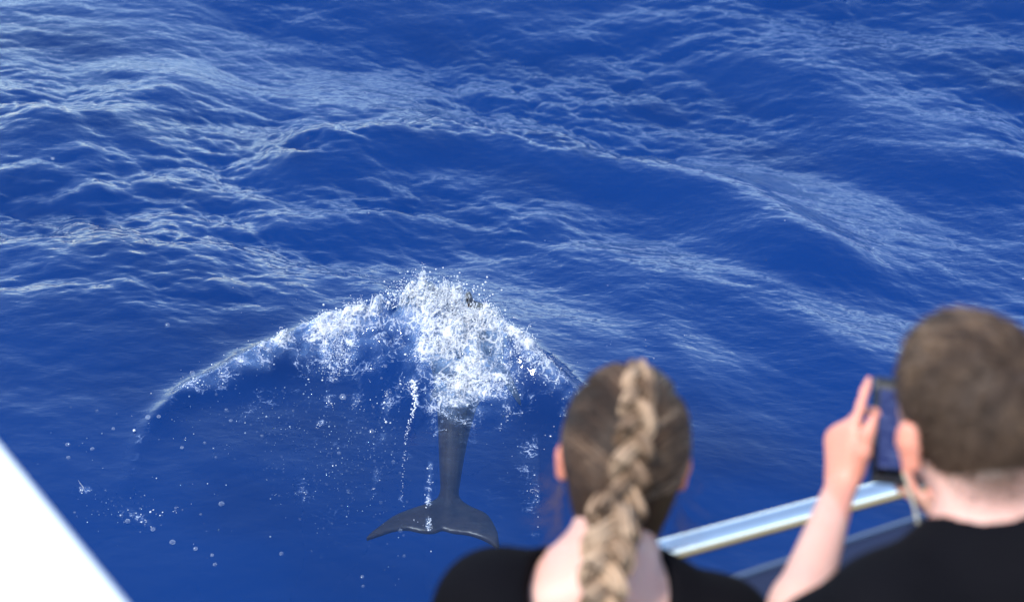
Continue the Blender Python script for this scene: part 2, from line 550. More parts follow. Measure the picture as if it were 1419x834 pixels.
# (a) scattered froth, (b) curling threads of froth, (c) thrown spray, (d) single flung drops
PA = surf_pts(15000, 2.0, 0.007); RA = RNG.lognormal(math.log(0.0017), 0.40, len(PA))
seeds = surf_pts(520, 2.2, 0.008)
PB, RB = [], []
for s0 in seeds:
    th = RNG.uniform(0, 6.28); turn = RNG.normal(0, 0.30); zt = RNG.normal(0.0, 0.0012); r0 = RNG.uniform(0.0010, 0.0021)
    p = s0.copy(); L = RNG.integers(5, 16)
    for k in range(L):
        p = p + np.array([math.cos(th) * 0.0042, math.sin(th) * 0.0042, zt]); th += turn + RNG.normal(0, 0.15)
        PB.append(p.copy()); RB.append(r0 * (1 - 0.5 * k / L))
PB, RB = np.array(PB), np.array(RB)
# spray above the highest part of the crest
t_ = np.clip(RNG.normal(0.655, 0.055, 1500), 0.46, 0.86)
ci = t_ * (len(BOW_W) - 1); c0 = BOW_W[np.floor(ci).astype(int)]; hh = np.interp(ci, range(len(BOW_HW)), BOW_HW)
PC = np.stack([c0[:, 0] + RNG.normal(0, 0.035, 1500), c0[:, 1] + RNG.normal(0.0, 0.03, 1500), hh * RNG.uniform(0.9, 1.05, 1500) + RNG.exponential(0.018, 1500)], 1)
RC = RNG.lognormal(math.log(0.0015), 0.5, 1500)
# fingers of water standing up from the crest
PF, RF = [], []
for k in range(190):
    u = np.clip(RNG.normal(0.64, 0.09), 0.42, 0.9); b_ = BOW_W[int(u * 89)]; hb_ = BOW_HW[int(u * 89)]
    p = np.array([b_[0] + RNG.normal(0, 0.03), b_[1] + RNG.normal(0.0, 0.025), hb_ * 0.9])
    v = np.array([RNG.normal(0.1, 0.5), RNG.normal(0.2, 0.4), RNG.uniform(0.6, 1.2)]); ln = RNG.integers(5, 14); r0 = RNG.uniform(0.002, 0.0042)
    for m in range(ln):
        v = v + RNG.normal(0, 0.16, 3); p = p + v / np.linalg.norm(v) * 0.0048
        PF.append(p.copy()); RF.append(r0 * (1 - 0.65 * m / ln) * RNG.uniform(0.8, 1.15))
PF, RF = np.array(PF), np.array(RF)
PD = []
for (x_, y_) in [(637, 378), (634, 383), (626, 391), (643, 394), (647, 394), (657, 396), (657, 399), (662, 397), (669, 394), (667, 399), (673, 391), (675, 384), (671, 402), (637, 399), (664, 408), (661, 421), (650, 409), (604, 373), (596, 377), (695, 402), (683, 408), (640, 406), (655, 401), (679, 410), (560, 385), (700, 430), (712, 440), (735, 452), (690, 445)]:
    PD.append(at_y(x_, y_, 5.72 + RNG.normal(0, 0.04)))
PD = np.array(PD); RD = RNG.uniform(0.0024, 0.0048, len(PD))
# a rope of water falling off the near edge of the splash
rope = smooth_poly([at_z(571, 526, 0.06), at_z(575, 548, 0.05), at_z(573, 568, 0.04), at_z(566, 590, 0.03), at_z(562, 610, 0.025), at_z(559, 645, 0.018), at_z(556, 690, 0.012)], 170)
PR = rope + RNG.normal(0, 1, rope.shape) * np.linspace(0.0060, 0.0022, 170)[:, None]; RR_ = np.interp(np.linspace(0, 1, 170), [0, 0.2, 0.45, 0.5, 0.8, 1], [0.0055, 0.0045, 0.0026, 0.0016, 0.0019, 0.001]) * RNG.uniform(0.55, 1.2, 170) * (RNG.random(170) < np.linspace(1, 0.55, 170))
# fine bubbles strewn over the smooth water below the wave
PS = []
for (x_, y_, sx_, sy_, n_) in [(170, 715, 40, 14, 80), (110, 660, 40, 40, 22), (385, 640, 14, 45, 80), (430, 570, 10, 30, 40), (470, 640, 30, 60, 260), (300, 600, 60, 45, 90), (520, 600, 25, 40, 170), (545, 760, 20, 40, 25), (250, 740, 60, 30, 25), (740, 590, 30, 18, 30), (400, 420, 30, 25, 14), (830, 450, 60, 25, 20), (350, 560, 60, 20, 90), (1010, 170, 260, 120, 26), (820, 380, 160, 60, 14)]:
    for k in range(n_):
        q_ = at_z(x_ + RNG.normal(0, sx_), y_ + RNG.normal(0, sy_), 0.0); q_[2] = water_z(q_[:1], q_[1:2])[0] + 0.001; PS.append(q_)
PS = np.array(PS); RS = RNG.lognormal(math.log(0.0020), 0.5, len(PS))
PD = np.vstack([PD, PR, PS[1::2]]); RD = np.concatenate([RD, RR_, 0.62 * RS[1::2]])
vA, fA = blobs(np.vstack([PA, PB, PF]), np.concatenate([RA, RB, RF]), OCT_V, OCT_F, RNG.uniform(0.7, 1.35, (len(PA) + len(PB) + len(PF), 3)))
vB, fB = blobs(np.vstack([PC, PD]), np.concatenate([RC, RD]), *ico(1))

def spray_material():
    t = NT('white_spray')
    d = t.n('ShaderNodeBsdfDiffuse', i_Color=(0.80, 0.82, 0.85, 1))
    tl = t.n('ShaderNodeBsdfTranslucent', i_Color=(0.85, 0.90, 0.95, 1))
    m = t.n('ShaderNodeMixShader', i_Fac=0.4); t.put(m.inputs[1], d); t.put(m.inputs[2], tl)
    g = t.n('ShaderNodeBsdfGlossy', i_Roughness=0.08)
    m2 = t.n('ShaderNodeMixShader', i_Fac=0.12); t.put(m2.inputs[1], m); t.put(m2.inputs[2], g)
    return t.surf(m2)
M_SPRAY = spray_material()
spray = mesh_obj('water_spray', np.vstack([vA, vB]), np.vstack([fA, fB + len(vA)]), M_SPRAY)
tag(spray, 'white frothing splash and spray thrown up above the diving dolphin', 'splash', kind='stuff')

# small air bubbles floating on the smooth water
def bubble_material():
    t = NT('bubble_film')
    lw = t.n('ShaderNodeLayerWeight', i_Blend=0.35).outputs['Facing']
    g = t.n('ShaderNodeBsdfGlossy', i_Roughness=0.04)
    d = t.n('ShaderNodeBsdfDiffuse', i_Color=(0.75, 0.82, 0.9, 1))
    gd = t.n('ShaderNodeMixShader', i_Fac=0.45); t.put(gd.inputs[1], g); t.put(gd.inputs[2], d)
    tr = t.n('ShaderNodeBsdfTransparent', i_Color=(0.96, 0.98, 1, 1))
    m = t.n('ShaderNodeMixShader', i_Fac=t.ramp(lw, 0.25, 0.95, 0.08, 0.7)); t.put(m.inputs[1], tr); t.put(m.inputs[2], gd)
    return t.surf(m)
M_BUB = bubble_material()
fine = mesh_obj('fine_bubbles', *blobs(PS[::2], RS[::2] * 1.15, *ico(1)), M_BUB)
tag(fine, 'fine clear bubbles strewn over the smooth dark water below the splash', 'bubbles', kind='stuff')
BUBBLES = [(307, 698, 5), (232, 451, 4.5), (392, 383, 4), (410, 402, 3.5), (378, 402, 3), (94, 616, 4), (128, 622, 3.5), (95, 634, 3.5), (515, 598, 5), (363, 604, 3),
           (157, 594, 3), (205, 578, 4.5), (220, 577, 3.5), (177, 722, 4.5), (239, 751, 5), (271, 760, 4), (390, 767, 3.5), (298, 782, 3.5), (294, 769, 3), (475, 550, 6), (455, 552, 4),
           (320, 583, 3.5), (470, 628, 3.5), (555, 735, 4), (502, 799, 3.5), (503, 812, 3), (73, 220, 3), (545, 640, 3.5), (112, 676, 3), (560, 770, 3), (212, 733, 4), (252, 620, 3)]
bub_v, bub_f = ICO_V.copy(), ICO_F
lowcap = bub_v[:, 2] < -0.25
bub_v[lowcap, 2] = -0.25 + (bub_v[lowcap, 2] + 0.25) * 0.1
bub0 = None
for (x_, y_, r_) in BUBBLES:
    p = at_z(x_, y_, 0.0)
    z_ = float(water_z(np.array([p[0]]), np.array([p[1]]))[0])
    p = at_z(x_, y_, z_ + 0.004)
    if bub0 is None:
        o = bub0 = mesh_obj('air_bubble', bub_v, bub_f, M_BUB)
    else:
        o = bub0.copy(); col.objects.link(o)
    rr = 0.8 * r_ / FPX * float(np.linalg.norm(p - np.array([0, 0, CAMH])))
    o.location = tuple(p); o.scale = (rr, rr, rr * random.uniform(0.8, 1.0))
    tag(o, 'small clear air bubble floating on the dark blue water near the splash', 'bubble', 'air bubbles floating on the sea')

# ------------------------------------------------------------------ solids grown from distance fields
class Sdf:
    def __init__(self, lo, hi, vs):
        self.lo, self.vs = np.array(lo, float), vs
        n = np.ceil((np.array(hi) - self.lo) / vs).astype(int) + 1
        self.n = n
        self.F = np.full(n, 10.0, dtype=np.float32)
    def box(self, lo, hi):
        a = np.clip(np.floor((np.array(lo) - self.lo) / self.vs).astype(int), 0, self.n)
        b = np.clip(np.ceil((np.array(hi) - self.lo) / self.vs).astype(int) + 1, 0, self.n)
        sl = tuple(slice(i, j) for i, j in zip(a, b))
        g = [self.lo[k] + self.vs * np.arange(a[k], b[k]) for k in range(3)]
        return sl, np.meshgrid(*g, indexing='ij')
    def blend(self, sl, f, k, op='add'):
        A = self.F[sl]
        if op == 'add':
            if k > 0:
                hh_ = np.clip(0.5 + 0.5 * (A - f) / k, 0, 1)
                self.F[sl] = A * (1 - hh_) + f * hh_ - k * hh_ * (1 - hh_)
            else:
                self.F[sl] = np.minimum(A, f)
        else:
            self.F[sl] = np.maximum(A, -f)
    def cap(self, a, b, ra, rb, k=0.01, op='add'):
        a, b = np.array(a, float), np.array(b, float)
        r = max(ra, rb) + k + 4 * self.vs
        sl, (x, y, z) = self.box(np.minimum(a, b) - r, np.maximum(a, b) + r)
        d = b - a; L2 = max(d @ d, 1e-9)
        t = np.clip(((x - a[0]) * d[0] + (y - a[1]) * d[1] + (z - a[2]) * d[2]) / L2, 0, 1)
        f = np.sqrt((x - a[0] - t * d[0]) ** 2 + (y - a[1] - t * d[1]) ** 2 + (z - a[2] - t * d[2]) ** 2) - (ra + (rb - ra) * t)
        self.blend(sl, f.astype(np.float32), k, op)
        return self
    def ell(self, c, r, ax=None, k=0.01, op='add'):
        c, r = np.array(c, float), np.array(r, float)
        ax = np.eye(3) if ax is None else np.array(ax)
        e = r.max() + k + 4 * self.vs
        sl, (x, y, z) = self.box(c - e, c + e)
        x, y, z = x - c[0], y - c[1], z - c[2]
        l = [ax[i, 0] * x + ax[i, 1] * y + ax[i, 2] * z for i in range(3)]
        k0 = np.sqrt((l[0] / r[0]) ** 2 + (l[1] / r[1]) ** 2 + (l[2] / r[2]) ** 2)
        k1 = np.sqrt((l[0] / r[0] ** 2) ** 2 + (l[1] / r[1] ** 2) ** 2 + (l[2] / r[2] ** 2) ** 2) + 1e-6
        self.blend(sl, (k0 * (k0 - 1) / k1).astype(np.float32), k, op)
        return self
    def offset(self, d):
        self.F -= d
        return self
    def cut(self, fn):
        """Remove where fn(x, y, z) < 0."""
        g = [self.lo[k] + self.vs * np.arange(self.n[k]) for k in range(3)]
        x, y, z = np.meshgrid(*g, indexing='ij', sparse=True)
        self.F = np.maximum(self.F, -fn(x, y, z).astype(np.float32))
        return self
    def mesh(self, smooth=2):
        F = self.F; S = F < 0
        n = self.n
        acc = np.zeros(tuple(n - 1) + (3,), dtype=np.float32); cnt = np.zeros(tuple(n - 1), dtype=np.float32)
        C = [(0, 0, 0), (1, 0, 0), (0, 1, 0), (1, 1, 0), (0, 0, 1), (1, 0, 1), (0, 1, 1), (1, 1, 1)]
        E = [(0, 1), (2, 3), (4, 5), (6, 7), (0, 2), (1, 3), (4, 6), (5, 7), (0, 4), (1, 5), (2, 6), (3, 7)]
        def corner(A, c):
            return A[c[0]:n[0] - 1 + c[0], c[1]:n[1] - 1 + c[1], c[2]:n[2] - 1 + c[2]]
        for a, b in E:
            m = corner(S, C[a]) != corner(S, C[b])
            w = np.nonzero(m)
            fa_, fb_ = corner(F, C[a])[w], corner(F, C[b])[w]
            t = fa_ / (fa_ - fb_)
            ca, cb = np.array(C[a], np.float32), np.array(C[b], np.float32)
            acc[w] += ca + t[:, None] * (cb - ca); cnt[w] += 1
        act = np.nonzero(cnt > 0)
        idx = -np.ones(tuple(n - 1), dtype=np.int64); idx[act] = np.arange(len(act[0]))
        P = self.lo + self.vs * (np.stack(act, 1) + acc[act] / cnt[act][:, None])
        Q = []
        for ax_ in range(3):
            o1, o2 = (ax_ + 1) % 3, (ax_ + 2) % 3
            A = np.swapaxes(np.swapaxes(S, 0, ax_), 0, 0)
            s0 = [slice(None)] * 3; s1 = [slice(None)] * 3
            s0[ax_] = slice(0, n[ax_] - 1); s1[ax_] = slice(1, n[ax_])
            for s in (s0, s1):
                s[o1] = slice(1, n[o1] - 1); s[o2] = slice(1, n[o2] - 1)
            a_, b_ = S[tuple(s0)], S[tuple(s1)]
            w = np.nonzero(a_ != b_)
            flip = a_[w]
            g = list(w); g[o1] = g[o1] + 1; g[o2] = g[o2] + 1
            def at(d1, d2):
                h_ = [None] * 3; h_[ax_] = g[ax_]; h_[o1] = g[o1] + d1; h_[o2] = g[o2] + d2
                return idx[tuple(h_)]
            qd = np.stack([at(-1, -1), at(0, -1), at(0, 0), at(-1, 0)], 1)
            qd[~flip] = qd[~flip][:, ::-1]
            Q.append(qd)
        Q = np.vstack(Q)
        for _ in range(smooth):
            sm = np.zeros_like(P); c2 = np.zeros(len(P))
            for i in range(4):
                np.add.at(sm, Q[:, i], P[Q[:, (i + 1) % 4]]); np.add.at(c2, Q[:, i], 1)
                np.add.at(sm, Q[:, i], P[Q[:, (i - 1) % 4]]); np.add.at(c2, Q[:, i], 1)
            P = P * 0.5 + 0.5 * sm / c2[:, None]
        return P, Q

# ------------------------------------------------------------------ the dolphin
def dolphin_material():
    t = NT('dolphin_skin')
    pos = t.n('ShaderNodeNewGeometry').outputs['Position']
    n = t.noise(pos, 11.0, 6.0, 0.7)
    c = t.mixc(t.ramp(n, 0.3, 0.7), (0.012, 0.009, 0.007, 1), (0.040, 0.029, 0.021, 1))
    nrm = t.n('ShaderNodeSeparateXYZ', i_Vector=t.n('ShaderNodeNewGeometry').outputs['Normal'])
    belly = t.ramp(nrm.outputs['Z'], -0.2, -0.75, 0, 1)
    a = t.n('ShaderNodeAttribute', attribute_name='belly').outputs['Fac']
    c2 = t.mixc(a, c, (0.34, 0.34, 0.33, 1))
    b = t.n('ShaderNodeBsdfPrincipled', i_Roughness=0.35, i_IOR=1.38)
    t.put(b.inputs['Base Color'], c2)
    return t.surf(b)

ds = []     # spine: point, half width, half height
for (x_, y_, z_, w_, hgt) in [(621, 716, -0.235, 0.020, 0.016), (622, 696, -0.225, 0.027, 0.034), (624, 665, -0.20, 0.037, 0.050), (626, 630, -0.165, 0.048, 0.066), (629, 595, -0.125, 0.061, 0.084), (633, 558, -0.085, 0.080, 0.105)]:
    ds.append((at_z(x_, y_, z_), w_, hgt))
p_last, dirv = ds[-1][0], ds[-1][0] - ds[-3][0]
dh = dirv.copy(); dh[2] = 0; dh /= np.linalg.norm(dh)
for (s_, z_, w_, hgt) in [(0.16, -0.075, 0.108, 0.135), (0.34, -0.085, 0.140, 0.165), (0.54, -0.14, 0.155, 0.175), (0.74, -0.24, 0.145, 0.160), (0.92, -0.36, 0.115, 0.125), (1.04, -0.45, 0.085, 0.090), (1.12, -0.51, 0.050, 0.048), (1.20, -0.56, 0.026, 0.022), (1.27, -0.60, 0.020, 0.016)]:
    ds.append((p_last * V(1, 1, 0) + dh * s_ + V(0, 0, z_), w_, hgt))
allp = np.array([d[0] for d in ds])
DS = Sdf(allp.min(0) - 0.42, allp.max(0) + 0.42, 0.0085)
side_v = np.cross(dh, V(0, 0, 1)); side_v /= np.linalg.norm(side_v)
# body: a dense run of discs along the smoothed spine
dense = smooth_poly(np.array([list(d[0]) + [d[1], d[2]] for d in ds]), 64)
for k in range(len(dense)):
    c_, w_, g_ = dense[k, :3], dense[k, 3], dense[k, 4]
    tg = dense[min(k + 1, 63), :3] - dense[max(k - 1, 0), :3]; tg /= np.linalg.norm(tg)
    up_ = np.cross(side_v, tg); up_ /= np.linalg.norm(up_)
    DS.ell(c_, (w_, max(0.05, 0.5 * g_), g_), np.stack([side_v, tg, up_]), 0.012)
# flukes and fins: thin shaped plates
def plate(sdf, outline, thick, k=0.015):
    """Plate from a closed 3-D outline lying near one plane, thick in the middle and thin at the rim."""
    O = np.array(outline); c_ = O.mean(0)
    u_, s_, vt = np.linalg.svd(O - c_)
    ex, ey, ez = vt[0], vt[1], vt[2]
    P2 = np.stack([(O - c_) @ ex, (O - c_) @ ey], 1)
    sl, (x, y, z) = sdf.box(O.min(0) - 0.06, O.max(0) + 0.06)
    px_ = (x - c_[0]) * ex[0] + (y - c_[1]) * ex[1] + (z - c_[2]) * ex[2]
    py_ = (x - c_[0]) * ey[0] + (y - c_[1]) * ey[1] + (z - c_[2]) * ey[2]
    pz_ = (x - c_[0]) * ez[0] + (y - c_[1]) * ez[1] + (z - c_[2]) * ez[2]
    dist = np.full(px_.shape, 9.0); ins = np.zeros(px_.shape, bool)
    for a, b in zip(P2, np.roll(P2, -1, 0)):
        e = b - a
        t = np.clip(((px_ - a[0]) * e[0] + (py_ - a[1]) * e[1]) / (e @ e + 1e-12), 0, 1)
        dist = np.minimum(dist, np.hypot(px_ - a[0] - t * e[0], py_ - a[1] - t * e[1]))
        cr = (a[1] > py_) != (b[1] > py_)
        ins ^= cr & (px_ < (b[0] - a[0]) * (py_ - a[1]) / (b[1] - a[1] + 1e-12) + a[0])
    sd2 = np.where(ins, dist, -dist)
    th = thick * np.sqrt(np.clip(sd2 / 0.05, 0, 1)) + 0.007
    f = np.maximum(np.abs(pz_) - th, -sd2 - 0.002)
    sdf.blend(sl, f.astype(np.float32), k)
fl = [(630, 683), (643, 697), (658, 705), (672, 711), (683, 724), (690, 742), (691, 761), (680, 753), (664, 745), (645, 740), (626, 738), (613, 734),
      (603, 738), (585, 738), (566, 734), (548, 735), (528, 741), (506, 748), (518, 736), (535, 723), (553, 712), (572, 705), (590, 699), (605, 692), (613, 683)]
plate(DS, smooth_poly([at_z(x_, y_, -0.225 - 0.0004 * (y_ - 690)) for x_, y_ in fl + fl[:1]], 72)[:-1], 0.013)
mid = dense[38]
df = [mid[:3] + dh * a + V(0, 0, b) for a, b in [(0.14, 0.08), (0.06, 0.18), (-0.03, 0.26), (-0.11, 0.275), (-0.08, 0.21), (-0.09, 0.15), (-0.12, 0.08)]]
plate(DS, df, 0.014)
for sg in (-1, 1):
    fp = dense[47]
    pf = [fp[:3] + dh * a + side_v * sg * b + V(0, 0, c) for a, b, c in [(0.08, 0.08, -0.09), (0.02, 0.15, -0.17), (-0.08, 0.20, -0.24), (-0.12, 0.21, -0.26), (-0.08, 0.14, -0.18), (-0.05, 0.08, -0.09)]]
    plate(DS, pf, 0.010)
dv_, df_ = DS.mesh(2)
dol = mesh_obj('dolphin', dv_, df_, dolphin_material())
tt = np.argmin(((dv_[:, None, ::1] - dense[None, ::4, :3]) ** 2).sum(2), 1)
rel = (dv_[:, 2] - dense[::4, 2][tt]) / np.maximum(dense[::4, 4][tt], 0.02)
point_attr(dol, 'belly', sstep(-0.15, -0.55, rel) * sstep(6, 8, tt))
tag(dol, 'dark grey dolphin under the splash, its tail flukes showing through the water', 'dolphin')
# ------------------------------------------------------------------ the boat
def paint(name, color, rough=0.35, noise_amt=0.04, coat=0.0, scale=20.0, metallic=0.0, bump=0.0):
    t = NT(name)
    pos = t.n('ShaderNodeTexCoord').outputs['Object']
    n = t.noise(pos, scale, 4.0, 0.6)
    c0 = tuple(max(0, c * (1 - noise_amt)) for c in color) + (1,)
    c1 = tuple(min(1, c * (1 + noise_amt)) for c in color) + (1,)
    b = t.n('ShaderNodeBsdfPrincipled')
    t.put(b.inputs['Base Color'], t.mixc(n, c0, c1))
    b.inputs['Metallic'].default_value = metallic
    b.inputs['Coat Weight'].default_value = coat
    t.put(b.inputs['Roughness'], t.ramp(n, 0.3, 0.7, rough * 0.85, rough * 1.15))
    if bump:
        bp = t.n('ShaderNodeBump', i_Strength=0.6, i_Distance=bump, i_Height=t.noise(pos, scale * 3, 3.0))
        t.put(b.inputs['Normal'], bp.outputs[0])
    return t.surf(b)

M_WHITE = paint('white_gelcoat', (0.68, 0.68, 0.68), 0.4, 0.03)
M_NAVY = paint('blue_grey_paint', (0.015, 0.021, 0.046), 0.75, 0.08)
M_RIM = paint('light_blue_trim', (0.024, 0.042, 0.09), 0.7, 0.08)
M_CHROME = paint('polished_steel', (0.80, 0.77, 0.72), 0.20, 0.04, metallic=1.0)
[n for n in M_NAVY.node_tree.nodes if n.type == 'BSDF_PRINCIPLED'][0].inputs['Specular IOR Level'].default_value = 0.12
M_DECK = paint('deck_wood', (0.26, 0.20, 0.08), 0.6, 0.25)

def tube_mesh(path, rad, seg=12, caps=True):
    P = np.asarray(path, float); n = len(P)
    rad = np.full(n, rad) if np.isscalar(rad) else np.asarray(rad, float)
    T = np.gradient(P, axis=0); T /= np.linalg.norm(T, axis=1)[:, None]
    ref = V(0, 0, 1) if abs(T[0, 2]) < 0.9 else V(1, 0, 0)
    N = np.zeros_like(P); u = np.cross(ref, T[0]); u /= np.linalg.norm(u)
    for k in range(n):
        u = u - T[k] * (u @ T[k]); u /= np.linalg.norm(u); N[k] = u
    B = np.cross(T, N)
    a = np.linspace(0, 2 * np.pi, seg, endpoint=False)
    v = P[:, None] + rad[:, None, None] * (np.cos(a)[None, :, None] * N[:, None] + np.sin(a)[None, :, None] * B[:, None])
    v = v.reshape(-1, 3)
    i = np.arange(n * seg).reshape(n, seg)
    f = np.stack([i[:-1].ravel(), np.roll(i, -1, 1)[:-1].ravel(), np.roll(i, -1, 1)[1:].ravel(), i[1:].ravel()], 1).tolist()
    if caps:
        f.append(list(i[0][::-1])); f.append(list(i[-1]))
    return v, f

def prism(pts2, axis_a, axis_b, org, along, length, bevel=0.0):
    """Extrude a closed 2-D section (axis_a, axis_b at org) along a direction."""
    v = [org + axis_a * a + axis_b * b for a, b in pts2] + [org + axis_a * a + axis_b * b + along * length for a, b in pts2]
    n = len(pts2)
    f = [list(range(n))[::-1], list(range(n, 2 * n))] + [[i, (i + 1) % n, n + (i + 1) % n, n + i] for i in range(n)]
    bm = bmesh.new()
    bv = [bm.verts.new(tuple(p)) for p in v]
    for q_ in f: bm.faces.new([bv[i] for i in q_])
    bmesh.ops.recalc_face_normals(bm, faces=bm.faces)
    if bevel:
        bmesh.ops.bevel(bm, geom=list(bm.edges), offset=bevel, segments=3, affect='EDGES', profile=0.5)
    vv = [x.co[:] for x in bm.verts]; bm.verts.index_update()
    ff = [[y.index for y in x.verts] for x in bm.faces]; bm.free()
    return vv, ff

DECK_Z, RAIL_Z, GUN_Z = 0.66, 1.80, 1.36
boat = empty('tour_boat', (0.2, 1.2, DECK_Z))
tag(boat, 'tour boat side with polished steel rail, blue grey bulwark and white coaming', 'boat')
def bpart(name, v, f, m, smooth=False, parent=None):
    """Part of the boat, its mesh given in world coordinates."""
    par = parent or boat
    o = mesh_obj(name, np.asarray(v) - np.array(boat.location), f, m, None, smooth)
    o.parent = par
    return o
ra, rb_ = at_z(905, 767, RAIL_Z), at_z(1260, 671, RAIL_Z)
rd = rb_ - ra; rd[2] = 0; rd /= np.linalg.norm(rd)
r_in = V(rd[1], -rd[0], 0)                  # towards the deck
path = [ra + rd * s - V(0, 0, 0.55 * max(0, -0.12 - s) ** 1.5) for s in np.linspace(-1.5, 2.6, 60)]
rail = bpart('handrail', *tube_mesh(path, 0.0195, 24), M_CHROME, True)
ga, gb = at_z(1000, 803, GUN_Z), at_z(1290, 708, GUN_Z)
gd = gb - ga; gd[2] = 0; gd /= np.linalg.norm(gd)
g_in = V(gd[1], -gd[0], 0)
g0 = ga - gd * 2.6
# bulwark: rounded outer lip, wide sloping inner face down to the deck, hull outside
bulw = bpart('bulwark', *prism([(0.012, -0.005), (0.03, -0.004), (0.46, -0.16), (0.50, DECK_Z - GUN_Z), (0.28, DECK_Z - GUN_Z)], g_in, V(0, 0, 1), g0, gd, 5.6), M_NAVY)
bpart('bulwark_trim', *prism([(-0.008, -0.03), (0.011, -0.03), (0.011, 0.003), (-0.008, 0.003)], g_in, V(0, 0, 1), g0, gd, 5.6, 0.006), M_RIM, True)
bpart('hull', *prism([(0.0, -0.032), (0.011, -0.032), (0.55, -GUN_Z - 0.5), (0.40, -GUN_Z - 0.5)], g_in, V(0, 0, 1), g0 - gd * 0.2, gd, 6.0), M_WHITE)
bpart('deck', *prism([(0.505, DECK_Z - GUN_Z - 0.06), (2.9, DECK_Z - GUN_Z - 0.06), (2.9, DECK_Z - GUN_Z), (0.505, DECK_Z - GUN_Z)], g_in, V(0, 0, 1), g0, gd, 5.6), M_DECK)
for s in (-1.2, -0.40, 1.75):
    p1 = ra + rd * s - V(0, 0, 0.55 * max(0, -0.12 - s) ** 1.5)
    t_g = (p1 - ga) @ gd
    p0 = ga + gd * t_g + g_in * 0.12 + V(0, 0, -0.05)
    bpart('stanchion', *tube_mesh([p0, p0 * 0.5 + p1 * 0.5, p1 - V(0, 0, 0.02)], 0.015, 12), M_CHROME, True)
# white coaming of the upper deck at the lower left of the view
CO_Z = 2.32
c1, c2 = at_z(-2, 597, CO_Z), at_z(192, 836, CO_Z)
cd = c2 - c1; cd[2] = 0; cd /= np.linalg.norm(cd)
c_in = V(cd[1], -cd[0], 0)
if c_in[0] > 0: c_in = -c_in
co = prism([(0, -0.16), (1.4, -0.16), (1.4, 0.0), (0, 0.0)], c_in, V(0, 0, 1), c1 - cd * 1.3, cd, 2.3, 0.022)
bpart('coaming', *co, M_WHITE, True)
bpart('cabin_side', *prism([(0.10, DECK_Z - CO_Z), (1.3, DECK_Z - CO_Z), (1.3, -0.162), (0.10, -0.162)], c_in, V(0, 0, 1), c1 - cd * 1.2, cd, 2.1, 0.02), M_WHITE, True)
# ------------------------------------------------------------------ people
CR, CU, CA = V(1, 0, 0), V(0, _sp, _cp), V(0, _cp, -_sp)      # right, up and away, as the viewer stands

def skin_material(name, base, red):
    t = NT(name)
    pos = t.n('ShaderNodeTexCoord').outputs['Object']
    n = t.noise(pos, 14.0, 4.0, 0.6)
    n2 = t.noise(pos, 160.0, 2.0, 0.5)
    a = t.n('ShaderNodeAttribute', attribute_name='ruddy_glow').outputs['Fac']  # natural redness, plus the translucent glow of the ears put into the colour
    c = t.mixc(t.ramp(n, 0.3, 0.7), base + (1,), tuple(x * y for x, y in zip(base, (1.02, 0.90, 0.88))) + (1,))
    c = t.mixc(a, c, red + (1,))
    st = t.n('ShaderNodeAttribute', attribute_name='stubble').outputs['Fac']
    c = t.mixc(st, c, (0.060, 0.037, 0.025, 1))
    b = t.n('ShaderNodeBsdfPrincipled', i_Roughness=0.48, i_IOR=1.4)
    t.put(b.inputs['Base Color'], c)
    b.inputs['Subsurface Weight'].default_value = 0.25
    b.inputs['Subsurface Radius'].default_value = (1.0, 0.32, 0.18)
    b.inputs['Subsurface Scale'].default_value = 0.012
    bp = t.n('ShaderNodeBump', i_Strength=0.25, i_Distance=0.001, i_Height=n2)
    t.put(b.inputs['Normal'], bp.outputs[0])
    return t.surf(b)

def hair_material(name, dark, mid, light):
    t = NT(name)
    a = t.n('ShaderNodeAttribute', attribute_name='tone').outputs['Fac']
    pos = t.n('ShaderNodeTexCoord').outputs['Object']
    n = t.noise(pos, 60.0, 3.0, 0.6)
    v = t.math('ADD', a, t.math('MULTIPLY', t.math('SUBTRACT', n, 0.5), 0.25))
    c = t.mixc(t.ramp(v, 0.0, 0.5, smooth=False), dark + (1,), mid + (1,))
    c = t.mixc(t.ramp(v, 0.5, 1.0, smooth=False), c, light + (1,))
    b = t.n('ShaderNodeBsdfPrincipled', i_Roughness=0.55, i_IOR=1.5)
    b.inputs['Specular IOR Level'].default_value = 0.22
    t.put(b.inputs['Base Color'], c)
    return t.surf(b)

def cloth_material(name, color):
    t = NT(name)
    pos = t.n('ShaderNodeTexCoord').outputs['Object']
    n = t.noise(pos, 500.0, 2.0, 0.5)
    n2 = t.noise(pos, 18.0, 3.0, 0.5)
    b = t.n('ShaderNodeBsdfPrincipled', i_Roughness=0.9)
    b.inputs['Specular IOR Level'].default_value = 0.06
    t.put(b.inputs['Base Color'], t.mixc(n2, tuple(c * 0.85 for c in color) + (1,), tuple(c * 1.15 for c in color) + (1,)))
    bp = t.n('ShaderNodeBump', i_Strength=0.4, i_Distance=0.002, i_Height=n)
    t.put(b.inputs['Normal'], bp.outputs[0])
    return t.surf(b)

def rot(v, axis_, ang):
    axis_ = axis_ / np.linalg.norm(axis_)
    return v * math.cos(ang) + np.cross(axis_, v) * math.sin(ang) + axis_ * (axis_ @ v) * (1 - math.cos(ang))

class Frame:
    """Local axes of a head: right, forward, up."""
    def __init__(self, c, yaw, pitch, roll):
        r, f, u = V(1, 0, 0), V(0, 1, 0), V(0, 0, 1)
        f = rot(f, u, yaw); r = rot(r, u, yaw)
        f, u = rot(f, r, pitch), rot(u, r, pitch)
        r, u = rot(r, f, roll), rot(u, f, roll)
        self.c, self.r, self.f, self.u = np.array(c), r, f, u
        self.ax = np.stack([r, f, u])
    def p(self, a, b, c):
        return self.c + self.r * a + self.f * b + self.u * c
    def local(self, P):
        return (np.asarray(P) - self.c) @ self.ax.T

